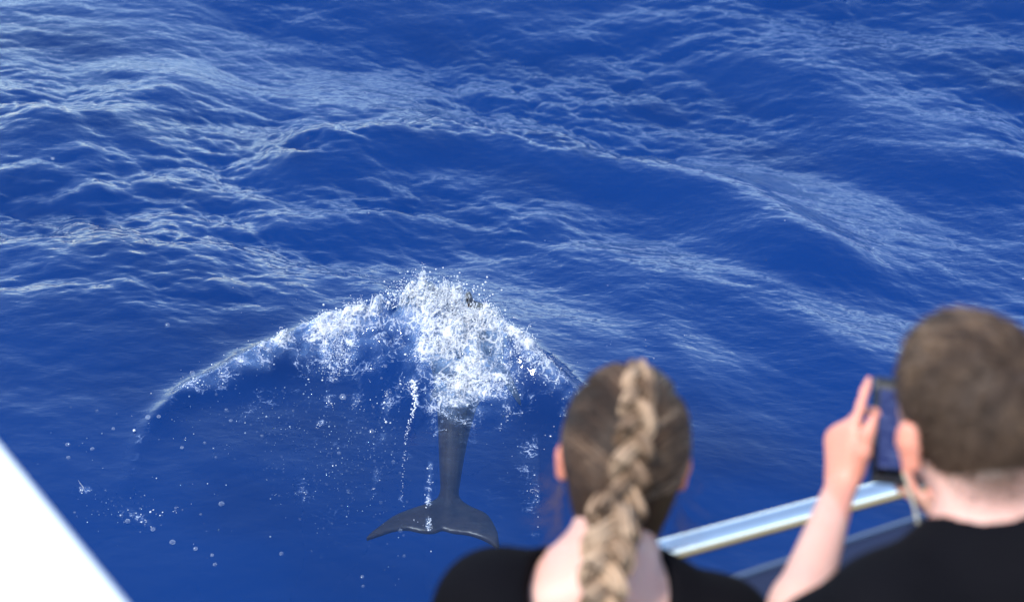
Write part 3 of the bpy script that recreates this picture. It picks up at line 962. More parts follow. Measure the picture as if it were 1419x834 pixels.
def head(S, H, s, ear=1.0, tall=1.0):
    """Skull, jaw, nose, lips, brow and ears in the head frame H, scaled by s."""
    S.ell(H.p(0, -0.004 * s, 0.030 * s * tall), V(0.074, 0.094, 0.098 * tall) * s, H.ax, 0.02)
    S.ell(H.p(0, 0.028 * s, -0.035 * s), V(0.062, 0.066, 0.082) * s, H.ax, 0.03)
    S.ell(H.p(0, 0.068 * s, -0.098 * s), V(0.026, 0.022, 0.020) * s, H.ax, 0.03)
    S.cap(H.p(0, 0.090 * s, 0.010 * s), H.p(0, 0.110 * s, -0.030 * s), 0.008 * s, 0.013 * s, 0.012)
    S.cap(H.p(-0.02 * s, 0.086 * s, 0.024 * s), H.p(0.02 * s, 0.086 * s, 0.024 * s), 0.010 * s, 0.010 * s, 0.015)
    S.cap(H.p(-0.018 * s, 0.090 * s, -0.062 * s), H.p(0.018 * s, 0.090 * s, -0.062 * s), 0.007 * s, 0.007 * s, 0.008)
    for sg in (-1, 1):
        S.ell(H.p(sg * 0.030 * s, 0.094 * s, 0.006 * s), V(0.014, 0.012, 0.011) * s, H.ax, 0.004, 'sub')
        # the ear: a tilted cup that stands off the skull
        n_ = H.r * sg * 0.80 - H.f * 0.58
        n_ /= np.linalg.norm(n_)
        uu = H.u - n_ * (H.u @ n_); uu = rot(uu / np.linalg.norm(uu), n_, 0.0); ff = np.cross(uu, n_)
        e_c = H.p(sg * 0.081 * s * ear, -0.010 * s, -0.002 * s)
        S.ell(e_c, V(0.0060, 0.0165, 0.029) * s, np.stack([n_, ff, uu]), 0.006)
        S.ell(e_c - uu * 0.026 * s, V(0.006, 0.011, 0.013) * s, np.stack([n_, ff, uu]), 0.006)
        S.cap(H.p(sg * 0.066 * s, 0.0, 0.0), e_c, 0.014 * s, 0.008 * s, 0.010)

def ear_mask(P, H, s):
    L = H.local(P)
    return sstep(0.071 * s, 0.082 * s, np.abs(L[:, 0])) * sstep(0.05 * s, 0.035 * s, np.abs(L[:, 2] + 0.004)) * (np.abs(L[:, 1] + 0.012) < 0.05)

def hand(S, W, fwd, nrm, curls, spread=1.0, thumb=None, s=1.0, mirror=1):
    """Palm, four unequal jointed fingers and a thumb. fwd points along the fingers, nrm out of the palm; lat to the thumb."""
    fwd = fwd / np.linalg.norm(fwd); nrm = nrm - fwd * (nrm @ fwd); nrm /= np.linalg.norm(nrm)
    lat = np.cross(fwd, nrm) * mirror
    offs = [0.030, 0.010, -0.010, -0.028]; fore = [0.086, 0.090, 0.085, 0.076]
    segs = [(0.042, 0.025, 0.021), (0.046, 0.029, 0.022), (0.043, 0.027, 0.021), (0.033, 0.020, 0.019)]
    rads = [0.0092, 0.0095, 0.009, 0.008]
    tips = []
    for i in range(4):
        kn = W + fwd * fore[i] * s + lat * offs[i] * s
        S.cap(W + lat * offs[i] * 0.55 * s + fwd * 0.005, kn, 0.0150 * s, 0.0115 * s, 0.014)
        d = rot(fwd, nrm, 0.07 * spread * (1.5 - i) * mirror * -1)
        p_ = kn
        for j in range(3):
            ax_ = np.cross(d, nrm); ax_ /= np.linalg.norm(ax_)
            c_ = curls[i][j]
            d2 = d * math.cos(c_) + nrm * math.sin(c_); nrm2 = nrm * math.cos(c_) - d * math.sin(c_)
            q_ = p_ + d2 * segs[i][j] * s
            S.cap(p_, q_, rads[i] * s * (1 - 0.07 * j), rads[i] * s * (0.95 - 0.1 * j), 0.004)
            if j == 0: d0, n0 = d2, nrm2
            p_, d = q_, d2
            nrm_keep = nrm; nrm = nrm2
        nrm = n0 * math.cos(curls[i][0]) + d0 * math.sin(curls[i][0])
        tips.append(p_)
    tb = W + fwd * 0.022 * s + lat * 0.022 * s + nrm * 0.008
    td_ = thumb if thumb is not None else [fwd * 0.6 + lat * 0.8 + nrm * 0.3, fwd * 0.85 + lat * 0.35 + nrm * 0.4, fwd * 0.9 + lat * 0.1 + nrm * 0.4]
    p_ = tb
    for k, (dd_, L, r0, r1) in enumerate(zip(td_, (0.040, 0.032, 0.026), (0.017, 0.0125, 0.0110), (0.0125, 0.0110, 0.0088))):
        q_ = p_ + dd_ / np.linalg.norm(dd_) * L * s
        S.cap(p_, q_, r0 * s, r1 * s, 0.008)
        p_ = q_
    return tips

def person_parts(name, label, base):
    e = empty(name, base)
    tag(e, label, 'person', 'people at the rail')
    return e

def pmesh(name, P, F, m, par, smooth=True):
    o = mesh_obj(name, np.asarray(P) - np.array(par.location), F, m, None, smooth)
    o.parent = par
    return o

def tubes(paths, radii, seg=3):
    """Many thin tapered hairs as one mesh: paths (n, m, 3), radii (n, m)."""
    P = np.asarray(paths); n, m, _ = P.shape
    T = np.gradient(P, axis=1); T /= np.linalg.norm(T, axis=2, keepdims=True) + 1e-12
    ref = np.where(np.abs(T[..., 2:3]) < 0.9, V(0, 0, 1), V(1, 0, 0))
    N = np.cross(ref, T); N /= np.linalg.norm(N, axis=2, keepdims=True) + 1e-12
    B = np.cross(T, N)
    a = np.linspace(0, 2 * np.pi, seg, endpoint=False)
    v = P[:, :, None] + np.asarray(radii)[:, :, None, None] * (np.cos(a)[:, None] * N[:, :, None] + np.sin(a)[:, None] * B[:, :, None])
    i = np.arange(n * m * seg).reshape(n, m, seg)
    f = np.stack([i[:, :-1].ravel(), np.roll(i, -1, 2)[:, :-1].ravel(), np.roll(i, -1, 2)[:, 1:].ravel(), i[:, 1:].ravel()], 1)
    return v.reshape(-1, 3), f

def legs(S, hip, feet, s=1.0, grow=0.0, shoes=True):
    for sg, ft in zip((-1, 1), feet):
        hj = hip + V(sg * 0.085 * s, 0, -0.02)
        kn = (hj + ft) / 2 + V(0, 0.03, 0)
        S.cap(hj, kn, 0.082 * s + grow, 0.055 * s + grow, 0.03)
        S.cap(kn, ft + V(0, -0.01, 0.09), 0.054 * s + grow, 0.036 * s + grow, 0.02)
        if shoes:
            S.cap(ft + V(0, -0.04, 0.035), ft + V(0, 0.15, 0.028), 0.036 * s, 0.030 * s, 0.015)

M_BLACK = cloth_material('black_jersey', (0.0034, 0.0031, 0.0042))
M_TROUSER = cloth_material('dark_trousers', (0.03, 0.035, 0.05))
M_SHOE = cloth_material('grey_canvas_shoe', (0.12, 0.12, 0.13))

def torso(S, C7, shL, shR, hip, chest, grow=0.0):
    """Trunk from neck root to pelvis; shoulders given as joints."""
    mid_ = (shL + shR) / 2
    up_ = C7 - hip; up_ /= np.linalg.norm(up_)
    lat = shR - shL; wdt = np.linalg.norm(lat); lat = lat / wdt
    lat = lat - up_ * (lat @ up_); lat /= np.linalg.norm(lat)
    fw = np.cross(up_, lat)
    ax_ = np.stack([lat, fw, up_])
    L = np.linalg.norm(C7 - hip)
    S.ell(hip + up_ * L * 0.70 + fw * 0.02, V(0.150 * chest + grow, 0.108 * chest + grow, 0.20 + grow), ax_, 0.05)
    S.ell(hip + up_ * L * 0.36 + fw * 0.02, V(0.125 * chest + grow, 0.092 * chest + grow, 0.17 + grow), ax_, 0.06)
    S.ell(hip + up_ * L * 0.05 + fw * 0.01, V(0.158 * chest + grow, 0.110 * chest + grow, 0.14 + grow), ax_, 0.06)
    for sh in (shL, shR):
        S.cap(C7 - up_ * 0.045 + fw * 0.02, sh, 0.060 * chest + grow, 0.056 * chest + grow, 0.05)
    return up_, lat, fw

# ---- the woman with the braid
def build_woman():
    H = Frame(at_d(864, 634, 2.05), R(-3), R(-2), R(4))
    C7 = at_d(843, 793, 1.96)
    shL, shR = at_d(672, 848, 1.97), at_d(1000, 874, 2.00)
    hip = V(C7[0] - 0.02, C7[1] - 0.10, DECK_Z + 0.86)
    feet = [V(hip[0] - 0.11, hip[1] + 0.03, DECK_Z), V(hip[0] + 0.13, hip[1] + 0.08, DECK_Z)]
    E = person_parts('person', 'person with a long blond braid and black top at the rail, seen from behind', (hip[0], hip[1], DECK_Z))
    railL, railR = C7 + V(-0.09, 0.30, -0.42), C7 + V(0.08, 0.31, -0.40)
    elL, elR = shL * 0.45 + railL * 0.55 + V(-0.06, -0.02, -0.16), shR * 0.45 + railR * 0.55 + V(0.05, -0.02, -0.16)
    lo = np.min([H.c, shL, shR, hip, railL, railR, feet[0], elL], 0) - 0.2; lo[2] = DECK_Z - 0.05
    hi = np.max([H.c, shL, shR, hip, railL, railR, feet[1], elR], 0) + 0.22
    S = Sdf(lo, hi, 0.0052)
    head(S, H, 0.96)
    S.cap(H.p(0, -0.012, -0.05), C7 + V(0, 0.035, -0.015), 0.049, 0.054, 0.03)
    torso(S, C7, shL, shR, hip, 0.86)
    for sh, el, rp, mir in ((shL, elL, railL, -1), (shR, elR, railR, 1)):
        wr = rp
        S.cap(sh, el, 0.044, 0.036, 0.02); S.cap(el, wr, 0.037, 0.024, 0.015)
        hand(S, wr, V(0.5 * mir * -1, 0.8, 0.1), V(0, 0, -1), [(0.35, 0.75, 0.5)] * 4, 1.0, None, 0.9, mir)
    legs(S, hip, feet, 0.95)
    P, Q = S.mesh(2)
    body = pmesh('body', P, Q, skin_material('fair_skin', (0.58, 0.345, 0.27), (0.66, 0.21, 0.12)), E)
    point_attr(body, 'ruddy_glow', 0.85 * ear_mask(P, H, 0.96))  # red ears: their own redness and a painted backlit glow
    # black top with a wide scooped back
    T = Sdf(lo, hi, 0.0058)
    torso(T, C7, shL, shR, hip, 0.86, 0.012)
    for sh, el in ((shL, elL), (shR, elR)):
        T.cap(sh, el, 0.060, 0.050, 0.03)
        T.cap(el, (el + shL * 0 + (railL if sh is shL else railR)) / 2, 0.047, 0.042, 0.02)
    # gathered cloth standing on the shoulders
    T.ell(at_d(690, 824, 1.95), V(0.058, 0.072, 0.044), None, 0.03)
    T.cap(at_d(735, 812, 1.95), at_d(746, 850, 1.91), 0.012, 0.018, 0.02)
    T.ell(at_d(985, 862, 1.99), V(0.060, 0.07, 0.040), None, 0.03)
    T.cap(at_d(935, 806, 1.98), at_d(960, 850, 1.97), 0.018, 0.02, 0.03)
    nk = at_d(836, 812, 1.90)
    T.ell(nk, V(0.092, 0.13, 0.105), None, 0.0, 'sub')
    T.ell(C7 + V(-0.005, 0.05, 0.06), V(0.085, 0.11, 0.10), None, 0.0, 'sub')
    T.cut(lambda x, y, z: (z - (hip[2] - 0.08)) + 0 * x + 0 * y)
    P, Q = T.mesh(3)
    w_ = fbm(P * V(13, 13, 22), 3, 91)
    P = P + 0.0045 * w_[:, None] * V(0.3, -0.6, 0.7)
    pmesh('top', P, Q, M_BLACK, E)
    T = Sdf(lo, hi, 0.008)
    torso(T, C7, shL, shR, hip, 0.86, 0.006); legs(T, hip, feet, 0.95, 0.012, False)
    T.cut(lambda x, y, z: ((hip[2] + 0.06) - z) + 0 * x + 0 * y); T.cut(lambda x, y, z: (z - DECK_Z - 0.09) + 0 * x + 0 * y)
    pmesh('trousers', *T.mesh(2), M_TROUSER, E)
    for ft in feet:
        Z = Sdf(ft - V(0.1, 0.15, 0.02), ft + V(0.1, 0.28, 0.14), 0.006)
        Z.cap(ft + V(0, -0.04, 0.042), ft + V(0, 0.16, 0.034), 0.042, 0.034, 0.01).cap(ft + V(0, -0.04, 0.05), ft + V(0, -0.02, 0.10), 0.042, 0.04, 0.01)
        pmesh('shoe', *Z.mesh(1), M_SHOE, E)
    for sg in (-1, 1):
        v_, f_ = ICO_V * 0.0115 + H.p(sg * 0.030, 0.083, 0.006), ICO_F
        pmesh('eye', v_, f_, M_WHITE, E)
    # hair: a cap over the skull and strands swept back into the braid
    s = 0.96
    rad3 = V(0.0835, 0.102, 0.106) * s
    hc = V(0, -0.006, 0.028) * s
    K = Sdf(H.c - 0.17, H.c + 0.17, 0.005)
    K.ell(H.p(*hc), rad3, H.ax, 0.01)
    K.ell(H.p(0, -0.045 * s, -0.045 * s), V(0.062, 0.058, 0.075) * s, H.ax, 0.035)
    fd = H.f * 0.80 + H.u * -0.42
    K.cut(lambda x, y, z: 0.050 - ((x - H.c[0]) * (H.f[0] - 0.15 * H.u[0]) + (y - H.c[1]) * (H.f[1] - 0.15 * H.u[1]) + (z - H.c[2]) * (H.f[2] - 0.15 * H.u[2])))
    for sg in (-1, 1):
        K.ell(H.p(sg * 0.088, 0.012, -0.012), V(0.020, 0.034, 0.040), H.ax, 0.0, 'sub')
        K.ell(H.p(sg * 0.09, 0.02, -0.07), V(0.035, 0.06, 0.05), H.ax, 0.0, 'sub')
    P, Q = K.mesh(2)
    M_HAIR = hair_material('brown_blond_hair', (0.020, 0.0115, 0.007), (0.092, 0.051, 0.028), (0.48, 0.325, 0.205))
    cap_n = len(P)
    rng = np.random.default_rng(5)
    # centre line of the braid on the head and down the back (head frame, then world)
    line = [H.p(0.004, 0.030, 0.118), H.p(0.005, -0.020, 0.124), H.p(0.004, -0.064, 0.108), H.p(0.003, -0.096, 0.070), H.p(0.002, -0.112, 0.025), H.p(-0.004, -0.114, -0.030), H.p(-0.010, -0.108, -0.078)]
    bl = [at_d(851, 716, 1.885), at_d(843, 752, 1.87), at_d(838, 795, 1.855), at_d(834, 840, 1.85), at_d(832, 890, 1.85), at_d(832, 935, 1.86)]
    cl = smooth_poly(line + bl, 260)
    n_s, n_p = 1500, 16
    paths, tone = [], []
    for k in range(n_s):
        sg = -1 if rng.random() < 0.5 else 1
        # start angle round the hairline: from forehead (0) over the ear to the nape (1)
        w = rng.random()
        if w < 0.72:
            st = V(sg * (0.078 + 0.004 * rng.random()), 0.045 - 0.055 * w / 0.72, 0.115 - 0.115 * (w / 0.72)) * s
            if w < 0.25: st = V(sg * (0.03 + 0.045 * w / 0.25), 0.05, 0.13 - 0.02 * w / 0.25) * s
        else:
            z = (w - 0.72) / 0.28
            st = V(sg * (0.078 - 0.06 * z), -0.03 - 0.045 * z, -0.045 - 0.065 * z) * s
        ti = 0.07 + 0.44 * w + rng.normal(0, 0.025)
        en = H.local(cl[int(np.clip(ti, 0.03, 0.56) * 259)]) + V(sg * 0.012, 0, 0)
        u = np.linspace(0, 1, n_p)[:, None]
        pth = st * (1 - u) + en * u
        pth[:, 2] += (np.sin(np.pi * u[:, 0]) * (0.006 + 0.01 * (w < 0.7)))
        # lay the strand on the cap
        q_ = (pth - hc) / rad3
        nr = np.linalg.norm(q_, axis=1, keepdims=True)
        lowm = sstep(-0.03, -0.075, pth[:, 2])[:, None]
        on = hc + q_ / nr * (rad3 * (1.0 + rng.uniform(0.004, 0.03)))
        pth = on * (1 - lowm) + (V(0, -0.045, -0.045) * s + (pth - V(0, -0.045, -0.045) * s) / np.linalg.norm((pth - V(0, -0.045, -0.045) * s) / (V(0.065, 0.061, 0.078) * s), axis=1, keepdims=True)) * lowm
        pth += rng.normal(0, 0.0004, pth.shape)
        paths.append(H.c + pth @ H.ax)
        band = fbm(np.array([[w * 9.0, sg * 3.0, 0.5]]), 2, 33)[0]
        tone.append(np.clip(0.24 + 1.0 * band + rng.normal(0, 0.12) + (0.12 if w < 0.4 else 0), 0, 0.95))
    paths = np.array(paths)
    rr = np.full((n_s, n_p), 0.0014) * (0.6 + 0.7 * rng.random((n_s, 1))); rr[:, 0] *= 0.5
    hv, hf = tubes(paths, rr)
    tv = np.repeat(np.array(tone), n_p * 3)
    # a few loose hairs
    fl_, ft_ = [], []
    for k in range(70):
        sg = -1 if rng.random() < 0.6 else 1
        p0 = H.p(sg * 0.075, -0.03 + rng.normal(0, 0.02), -0.05 + rng.normal(0, 0.03)); v = H.r * sg * 0.4 - H.u * 0.8 - H.f * 0.2 + rng.normal(0, 0.3, 3)
        pp = []
        for m in range(n_p):
            pp.append(p0.copy()); v = v + rng.normal(0, 0.18, 3); p0 = p0 + v / np.linalg.norm(v) * 0.0035
        fl_.append(pp); ft_.append(0.55)
    lv, lf = tubes(np.array(fl_), np.full((70, n_p), 0.00022))
    allv = np.vstack([P, hv, lv]); allf = np.vstack([Q, hf + len(P), lf + len(P) + len(hv)])
    hair = pmesh('hair', allv, allf, M_HAIR, E)
    point_attr(hair, 'tone', np.concatenate([np.full(cap_n, 0.07), tv, np.repeat(ft_, n_p * 3)]))
    # the braid: three interlacing strands, each a bundle of fine hair
    seglen = np.concatenate([[0], np.cumsum(np.linalg.norm(np.diff(cl, axis=0), axis=1))])
    per = 0.104
    T_ = np.gradient(cl, axis=0); T_ /= np.linalg.norm(T_, axis=1)[:, None]
    outv = -CA * 0.8 + V(0, 0, 0.35)
    Nn = outv - T_ * (T_ @ outv)[:, None]; Nn /= np.linalg.norm(Nn, axis=1)[:, None]
    Lt = np.cross(T_, Nn)
    width = np.interp(seglen / seglen[-1], [0, 0.08, 0.3, 0.55, 0.8, 1.0], [0.007, 0.013, 0.0178, 0.0215, 0.0205, 0.013])
    bp_, bt_, br_ = [], [], []
    nf = 46
    for j in range(3):
        ph = 2 * np.pi * (seglen / per) + j * 2 * np.pi / 3
        cen = cl + Lt * (width * 1.02 * np.sin(ph))[:, None] + Nn * (width * 0.62 * np.sin(2 * ph) + 0.006)[:, None]
        tg = np.gradient(cen, axis=0); tg /= np.linalg.norm(tg, axis=1)[:, None]
        n_ = Nn - tg * (Nn * tg).sum(1)[:, None]; n_ /= np.linalg.norm(n_, axis=1)[:, None]
        b_ = np.cross(tg, n_)
        for k in range(nf):
            a0 = rng.uniform(0, 6.28); r0 = math.sqrt(rng.random())
            tw = a0 + seglen * 14
            rw = width * 0.54 * r0
            jit = 1 + 0.10 * np.sin(seglen * rng.uniform(40, 110) + rng.uniform(0, 6))
            bp_.append((cen + n_ * (rw * 0.72 * np.cos(tw) * jit)[:, None] + b_ * (rw * np.sin(tw) * jit)[:, None])[::2])
            base = (0.40, 0.55, 0.72)[j] + 0.24 * r0 * rng.random() + rng.normal(0, 0.10)
            grad_ = np.interp(seglen / seglen[-1], [0, 0.12, 0.3, 0.6, 0.75, 1], [0.20, 0.10, 0.0, 0.06, 0.26, 0.36])
            bt_.append(np.clip(base + grad_, 0.1, 1.0)[::2])
            br_.append((np.clip(width * 0.10, 0.0009, 0.0022))[::2])
    bv_, bf_ = tubes(np.array(bp_), np.array(br_))
    # cores keep the strands solid
    braid = pmesh('braid', bv_, bf_, M_HAIR, E)
    point_attr(braid, 'tone', np.repeat(np.array(bt_).ravel(), 3))
    return E
build_woman()
# ---- the man filming with his phone
def build_man():
    s = 1.03
    H = Frame(at_d(1346, 576, 1.82), R(17), R(-6), R(-8))
    C7 = at_d(1402, 740, 1.73)
    shL, shR = at_d(1236, 858, 1.72), at_d(1600, 815, 1.62)
    hip = V(C7[0] - 0.02, C7[1] - 0.12, DECK_Z + 0.95)
    feet = [V(hip[0] - 0.13, hip[1] + 0.05, DECK_Z), V(hip[0] + 0.14, hip[1] + 0.02, DECK_Z)]
    E = person_parts('person', 'person with short brown hair and black shirt filming with a phone', (hip[0], hip[1], DECK_Z))
    elL = at_d(1080, 920, 1.87); wrL = at_d(1167, 669, 2.08)
    elR = at_d(1470, 930, 1.92); wrR = at_d(1372, 736, 2.10)
    pts = [H.c, shL, shR, hip, elL, elR, wrL, wrR] + feet
    lo = np.min(pts, 0) - 0.2; lo[2] = DECK_Z - 0.05
    hi = np.max(pts, 0) + 0.22
    S = Sdf(lo, hi, 0.0046)
    head(S, H, s, 1.03, 0.90)
    S.cap(H.p(0, -0.022, -0.05), C7 + V(0, 0.03, -0.01), 0.060, 0.066, 0.03)
    S.ell(H.p(0, -0.05, -0.085), V(0.045, 0.03, 0.05), H.ax, 0.03)
    torso(S, C7, shL, shR, hip, 1.02)
    for sh, el, wr in ((shL, elL, wrL), (shR, elR, wrR)):
        S.cap(sh, el, 0.052, 0.043, 0.02)
        m_ = el * 0.70 + wr * 0.30
        S.cap(el, m_, 0.036, 0.036, 0.015); S.cap(m_, wr, 0.035, 0.0195, 0.015)
    fw_ = CU * 0.98 + CR * 0.02 + CA * 0.12
    hand(S, wrL, fw_, CR * 0.88 + CA * 0.48, [(0.28, 0.05, 0.03), (0.85, 0.8, 0.5), (1.1, 1.0, 0.6), (1.2, 1.0, 0.7)], 0.7,
         [CU * 0.8 + CR * 0.18 - CA * 0.6, CU * 0.9 + CR * 0.15 - CA * 0.2, CU * 0.85 + CR * 0.38], 0.80, -1)
    hand(S, wrR, -CR * 0.92 + CU * 0.38, CU * 0.9 + CR * 0.3, [(0.25, 0.5, 0.4), (0.2, 0.5, 0.4), (0.3, 0.6, 0.4), (0.5, 0.7, 0.5)], 0.8, None, 0.95, 1)
    legs(S, hip, feet, 1.05)
    P, Q = S.mesh(2)
    L = H.local(P)
    body = pmesh('body', P, Q, skin_material('tanned_fair_skin', (0.575, 0.345, 0.27), (0.66, 0.19, 0.105)), E)
    hand_d = np.minimum(np.linalg.norm(P - (wrL + fw_ * 0.09), axis=1), 1)
    point_attr(body, 'ruddy_glow', np.maximum(0.62 * ear_mask(P, H, s), 0.10 * sstep(0.12, 0.06, hand_d) + 0.45 * sstep(-0.045, -0.085, L[:, 2]) * (np.abs(L[:, 0]) < 0.1) * (L[:, 2] > -0.22)))  # ear part includes a painted translucent glow; hand and neck are just redder skin
    hl = -0.006 + 0.060 * sstep(-0.02, 0.06, L[:, 1])
    stub = sstep(hl - 0.034, hl + 0.004, L[:, 2]) * sstep(0.075, 0.03, L[:, 1]) * (np.abs(L[:, 0]) < 0.0805)
    stub = 1 - (1 - stub) ** 1.4
    point_attr(body, 'stubble', stub)
    fade = np.nonzero((stub > 0.10) & (L[:, 2] < 0.0) & (L[:, 1] < 0.03))[0]
    L_fade, s_fade = L[fade], stub[fade]
    # T-shirt
    T = Sdf(lo, hi, 0.0058)
    torso(T, C7, shL, shR, hip, 1.02, 0.013)
    for sh, el in ((shL, elL), (shR, elR)):
        T.cap(sh, sh * 0.42 + el * 0.58, 0.068, 0.064, 0.03)
    nk = C7 * 0.45 + H.p(0, -0.02, -0.07) * 0.55
    T.ell(nk + V(0, 0.015, 0.012), V(0.084, 0.096, 0.092), None, 0.0, 'sub')
    T.cut(lambda x, y, z: (z - (hip[2] - 0.12)) + 0 * x + 0 * y)
    P, Q = T.mesh(3)
    P = P + 0.0045 * fbm(P * V(12, 12, 20), 3, 61)[:, None] * V(0.2, -0.6, 0.7)
    pmesh('shirt', P, Q, M_BLACK, E)
    T = Sdf(lo, hi, 0.008)
    torso(T, C7, shL, shR, hip, 1.02, 0.006); legs(T, hip, feet, 1.05, 0.014, False)
    T.cut(lambda x, y, z: ((hip[2] + 0.04) - z) + 0 * x + 0 * y); T.cut(lambda x, y, z: (z - DECK_Z - 0.09) + 0 * x + 0 * y)
    pmesh('trousers', *T.mesh(2), M_TROUSER, E)
    for ft in feet:
        Z = Sdf(ft - V(0.1, 0.15, 0.02), ft + V(0.1, 0.28, 0.14), 0.006)
        Z.cap(ft + V(0, -0.04, 0.046), ft + V(0, 0.17, 0.038), 0.046, 0.038, 0.01).cap(ft + V(0, -0.04, 0.05), ft + V(0, -0.02, 0.10), 0.045, 0.044, 0.01)
        pmesh('shoe', *Z.mesh(1), M_SHOE, E)
    for sg in (-1, 1):
        pmesh('eye', ICO_V * 0.012 + H.p(sg * 0.031, 0.089, 0.006), ICO_F, M_WHITE, E)
    # short hair: a close cap, then strands combed out from the crown
    K = Sdf(H.c - 0.17, H.c + 0.17, 0.005)
    K.ell(H.p(0, -0.005 * s, 0.029 * s), V(0.0785, 0.1005, 0.0925) * s, H.ax, 0.01)
    K.ell(H.p(0, -0.040 * s, -0.018 * s), V(0.0685, 0.062, 0.060) * s, H.ax, 0.03)
    g_ = [K.lo[k] + K.vs * np.arange(K.n[k]) for k in range(3)]
    gx_, gy_, gz_ = np.meshgrid(*g_, indexing='ij')
    lz_ = (gx_ - H.c[0]) * H.u[0] + (gy_ - H.c[1]) * H.u[1] + (gz_ - H.c[2]) * H.u[2]
    K.F += (0.0050 * sstep(0.030, -0.030, lz_)).astype(np.float32)      # clipped ever closer towards the neck
    fx = H.f - 0.55 * H.u
    K.cut(lambda x, y, z: 0.022 - ((x - H.c[0]) * fx[0] + (y - H.c[1]) * fx[1] + (z - H.c[2]) * fx[2]))
    for sg in (-1, 1):
        K.ell(H.p(sg * 0.088, 0.010, -0.014), V(0.022, 0.032, 0.040), H.ax, 0.0, 'sub')
    K.cut(lambda x, y, z: 0.034 + ((x - H.c[0]) * H.u[0] + (y - H.c[1]) * H.u[1] + (z - H.c[2]) * H.u[2]))
    P, Q = K.mesh(2)
    rng = np.random.default_rng(9)
    Lc = H.local(P)
    cen = V(0, -0.005, 0.029)
    out = (Lc - cen) / V(0.0785, 0.1005, 0.0925) ** 2; out /= np.linalg.norm(out, axis=1)[:, None]
    ok = np.nonzero((Lc[:, 2] > -0.031) & (np.linalg.norm((Lc - cen) / (V(0.0785, 0.1005, 0.0925) * s), axis=1) > 0.93))[0]
    n_s, n_p = 6500, 5
    pick_ = rng.choice(ok, n_s)
    wh = V(0.012, -0.076, 0.082)
    p0 = Lc[pick_] + rng.normal(0, 0.0022, (n_s, 3)); nr = out[pick_]
    # the clipped back and sides thin out towards the neck
    n_f = 3600
    pf_ = rng.choice(len(L_fade), n_f, p=s_fade / s_fade.sum())
    nf_ = (L_fade[pf_] - V(0, 0.0, 0.0)) * V(1, 1, 0.25); nf_ /= np.linalg.norm(nf_, axis=1)[:, None]
    p0 = np.vstack([p0, L_fade[pf_] + rng.normal(0, 0.0015, (n_f, 3))]); nr = np.vstack([nr, nf_]); n_s += n_f
    rad_ = p0 - wh; rad_ -= nr * (rad_ * nr).sum(1)[:, None]; dw = np.linalg.norm(p0 - wh, axis=1)
    rad_ /= np.linalg.norm(rad_, axis=1)[:, None] + 1e-6
    sw = np.cross(nr, rad_)
    k_sw = np.exp(-dw / 0.03)[:, None]
    dirs = rad_ * (1 - 0.5 * k_sw) + sw * (0.85 * k_sw + 0.10) + rng.normal(0, 0.22, (n_s, 3))
    dirs += nr * (0.30 + 0.25 * (dw < 0.05))[:, None]
    dirs /= np.linalg.norm(dirs, axis=1)[:, None]
    ln = np.interp(p0[:, 2], [-0.06, -0.02, 0.05, 0.10], [0.004, 0.008, 0.013, 0.020]) * rng.uniform(0.7, 1.2, n_s)
    u = np.linspace(0, 1, n_p)
    pth = p0[:, None] - nr[:, None] * 0.001 + dirs[:, None] * (ln[:, None] * u[None])[:, :, None] - nr[:, None] * (ln[:, None] * 0.28 * u[None] ** 2)[:, :, None]
    wp = H.c + pth.reshape(-1, 3) @ H.ax
    rr = np.full((n_s, n_p), 0.00062) * (1 - 0.6 * u)[None] * rng.uniform(0.7, 1.3, (n_s, 1))
    hv, hf = tubes(wp.reshape(n_s, n_p, 3), rr)
    clump = fbm(np.stack([np.arctan2((p0 * sw).sum(1) * 0 + p0[:, 0] - wh[0], p0[:, 1] - wh[1]) * 4, dw * 18, 0 * dw], 1), 3, 3)
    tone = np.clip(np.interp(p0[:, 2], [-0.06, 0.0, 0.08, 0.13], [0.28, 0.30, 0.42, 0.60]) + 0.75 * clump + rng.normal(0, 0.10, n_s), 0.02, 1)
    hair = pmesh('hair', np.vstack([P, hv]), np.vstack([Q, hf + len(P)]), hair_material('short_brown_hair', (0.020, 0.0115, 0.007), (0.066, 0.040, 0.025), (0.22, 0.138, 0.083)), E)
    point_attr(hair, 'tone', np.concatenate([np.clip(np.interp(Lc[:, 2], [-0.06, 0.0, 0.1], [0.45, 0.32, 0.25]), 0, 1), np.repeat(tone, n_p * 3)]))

build_man()

# ---- the phone he holds, with its cord
def screen_material():
    t = NT('phone_display')
    co_ = t.n('ShaderNodeTexCoord').outputs['Object']
    sx = t.n('ShaderNodeSeparateXYZ', i_Vector=co_)
    n = t.noise(t.mapping(co_, (1, 3, 1)), 60.0, 3.0, 0.6)
    c = t.mixc(t.ramp(n, 0.4, 0.75), (0.022, 0.034, 0.13, 1), (0.10, 0.13, 0.30, 1))
    bar = t.ramp(sx.outputs['Y'], 0.054, 0.055)
    c = t.mixc(bar, c, (0.12, 0.12, 0.12, 1))
    low = t.ramp(sx.outputs['Y'], -0.050, -0.051)
    c = t.mixc(low, c, (0.004, 0.004, 0.006, 1))
    e = t.n('ShaderNodeEmission', i_Strength=0.5); t.put(e.inputs['Color'], c)
    g = t.n('ShaderNodeBsdfGlossy', i_Roughness=0.05)
    f = t.n('ShaderNodeFresnel', i_IOR=1.22)
    m = t.n('ShaderNodeMixShader', i_Fac=f); t.put(m.inputs[1], e); t.put(m.inputs[2], g)
    return t.surf(m)

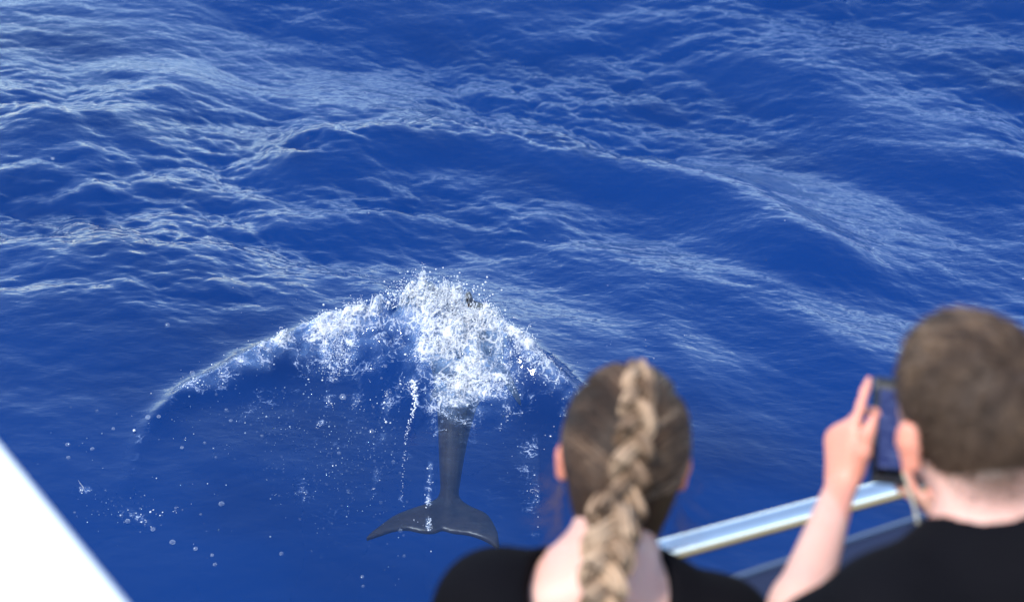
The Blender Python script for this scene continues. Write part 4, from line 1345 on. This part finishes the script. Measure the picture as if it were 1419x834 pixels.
tl, bl_ = at_d(1212, 521, 2.115), at_d(1208, 668, 2.085)
yv = tl - bl_; ph_h = np.linalg.norm(yv); yv /= ph_h
zv = -CA + CR * 0.10; zv -= yv * (zv @ yv); zv /= np.linalg.norm(zv)
xv = np.cross(yv, zv); ph_w = 0.074
pc = (tl + bl_) / 2 + xv * ph_w / 2
phone = empty('mobile_phone', pc)
phone.matrix_world = Matrix(((xv[0], yv[0], zv[0], pc[0]), (xv[1], yv[1], zv[1], pc[1]), (xv[2], yv[2], zv[2], pc[2]), (0, 0, 0, 1)))
tag(phone, 'dark mobile phone held upright, its screen showing blue sea', 'phone')
def rbox(w, h_, d, bev, z0=0.0):
    return prism([(-w / 2, -h_ / 2), (w / 2, -h_ / 2), (w / 2, h_ / 2), (-w / 2, h_ / 2)], V(1, 0, 0), V(0, 1, 0), V(0, 0, z0 - d), V(0, 0, 1), d, bev)
M_CASE = paint('black_phone_case', (0.012, 0.012, 0.014), 0.4, 0.05)
mesh_obj('case', *rbox(ph_w, ph_h, 0.0095, 0.003), M_CASE, phone)
mesh_obj('screen', *rbox(ph_w - 0.015, ph_h - 0.020, 0.002, 0.0006, 0.0013), screen_material(), phone, False)
mesh_obj('camera_lens', *tube_mesh([V(-0.022, ph_h / 2 - 0.02, -0.0095), V(-0.022, ph_h / 2 - 0.02, -0.0112), V(-0.022, ph_h / 2 - 0.02, -0.0125)], 0.006, 16), M_CASE, phone)
iw = np.array(phone.matrix_world.inverted())
cord = smooth_poly([at_d(1252, 655, 2.075), at_d(1262, 685, 2.06), at_d(1270, 715, 2.03), at_d(1275, 745, 1.99), at_d(1276, 762, 1.97), at_d(1283, 758, 1.93), at_d(1300, 736, 1.88)], 40)
cord_l = (np.c_[cord, np.ones(len(cord))] @ iw.T)[:, :3]
mesh_obj('cord', *tube_mesh(cord_l, 0.0021 + 0.0006 * np.sin(np.arange(40) * 2.2), 8), paint('beige_cord', (0.34, 0.32, 0.24), 0.8, 0.2), phone)
tg_ = cord_l[22:27]
mesh_obj('cord_clasp', *tube_mesh(tg_, [0.003, 0.0042, 0.0045, 0.0042, 0.003], 10), paint('grey_clasp', (0.55, 0.55, 0.5), 0.4, 0.1), phone)
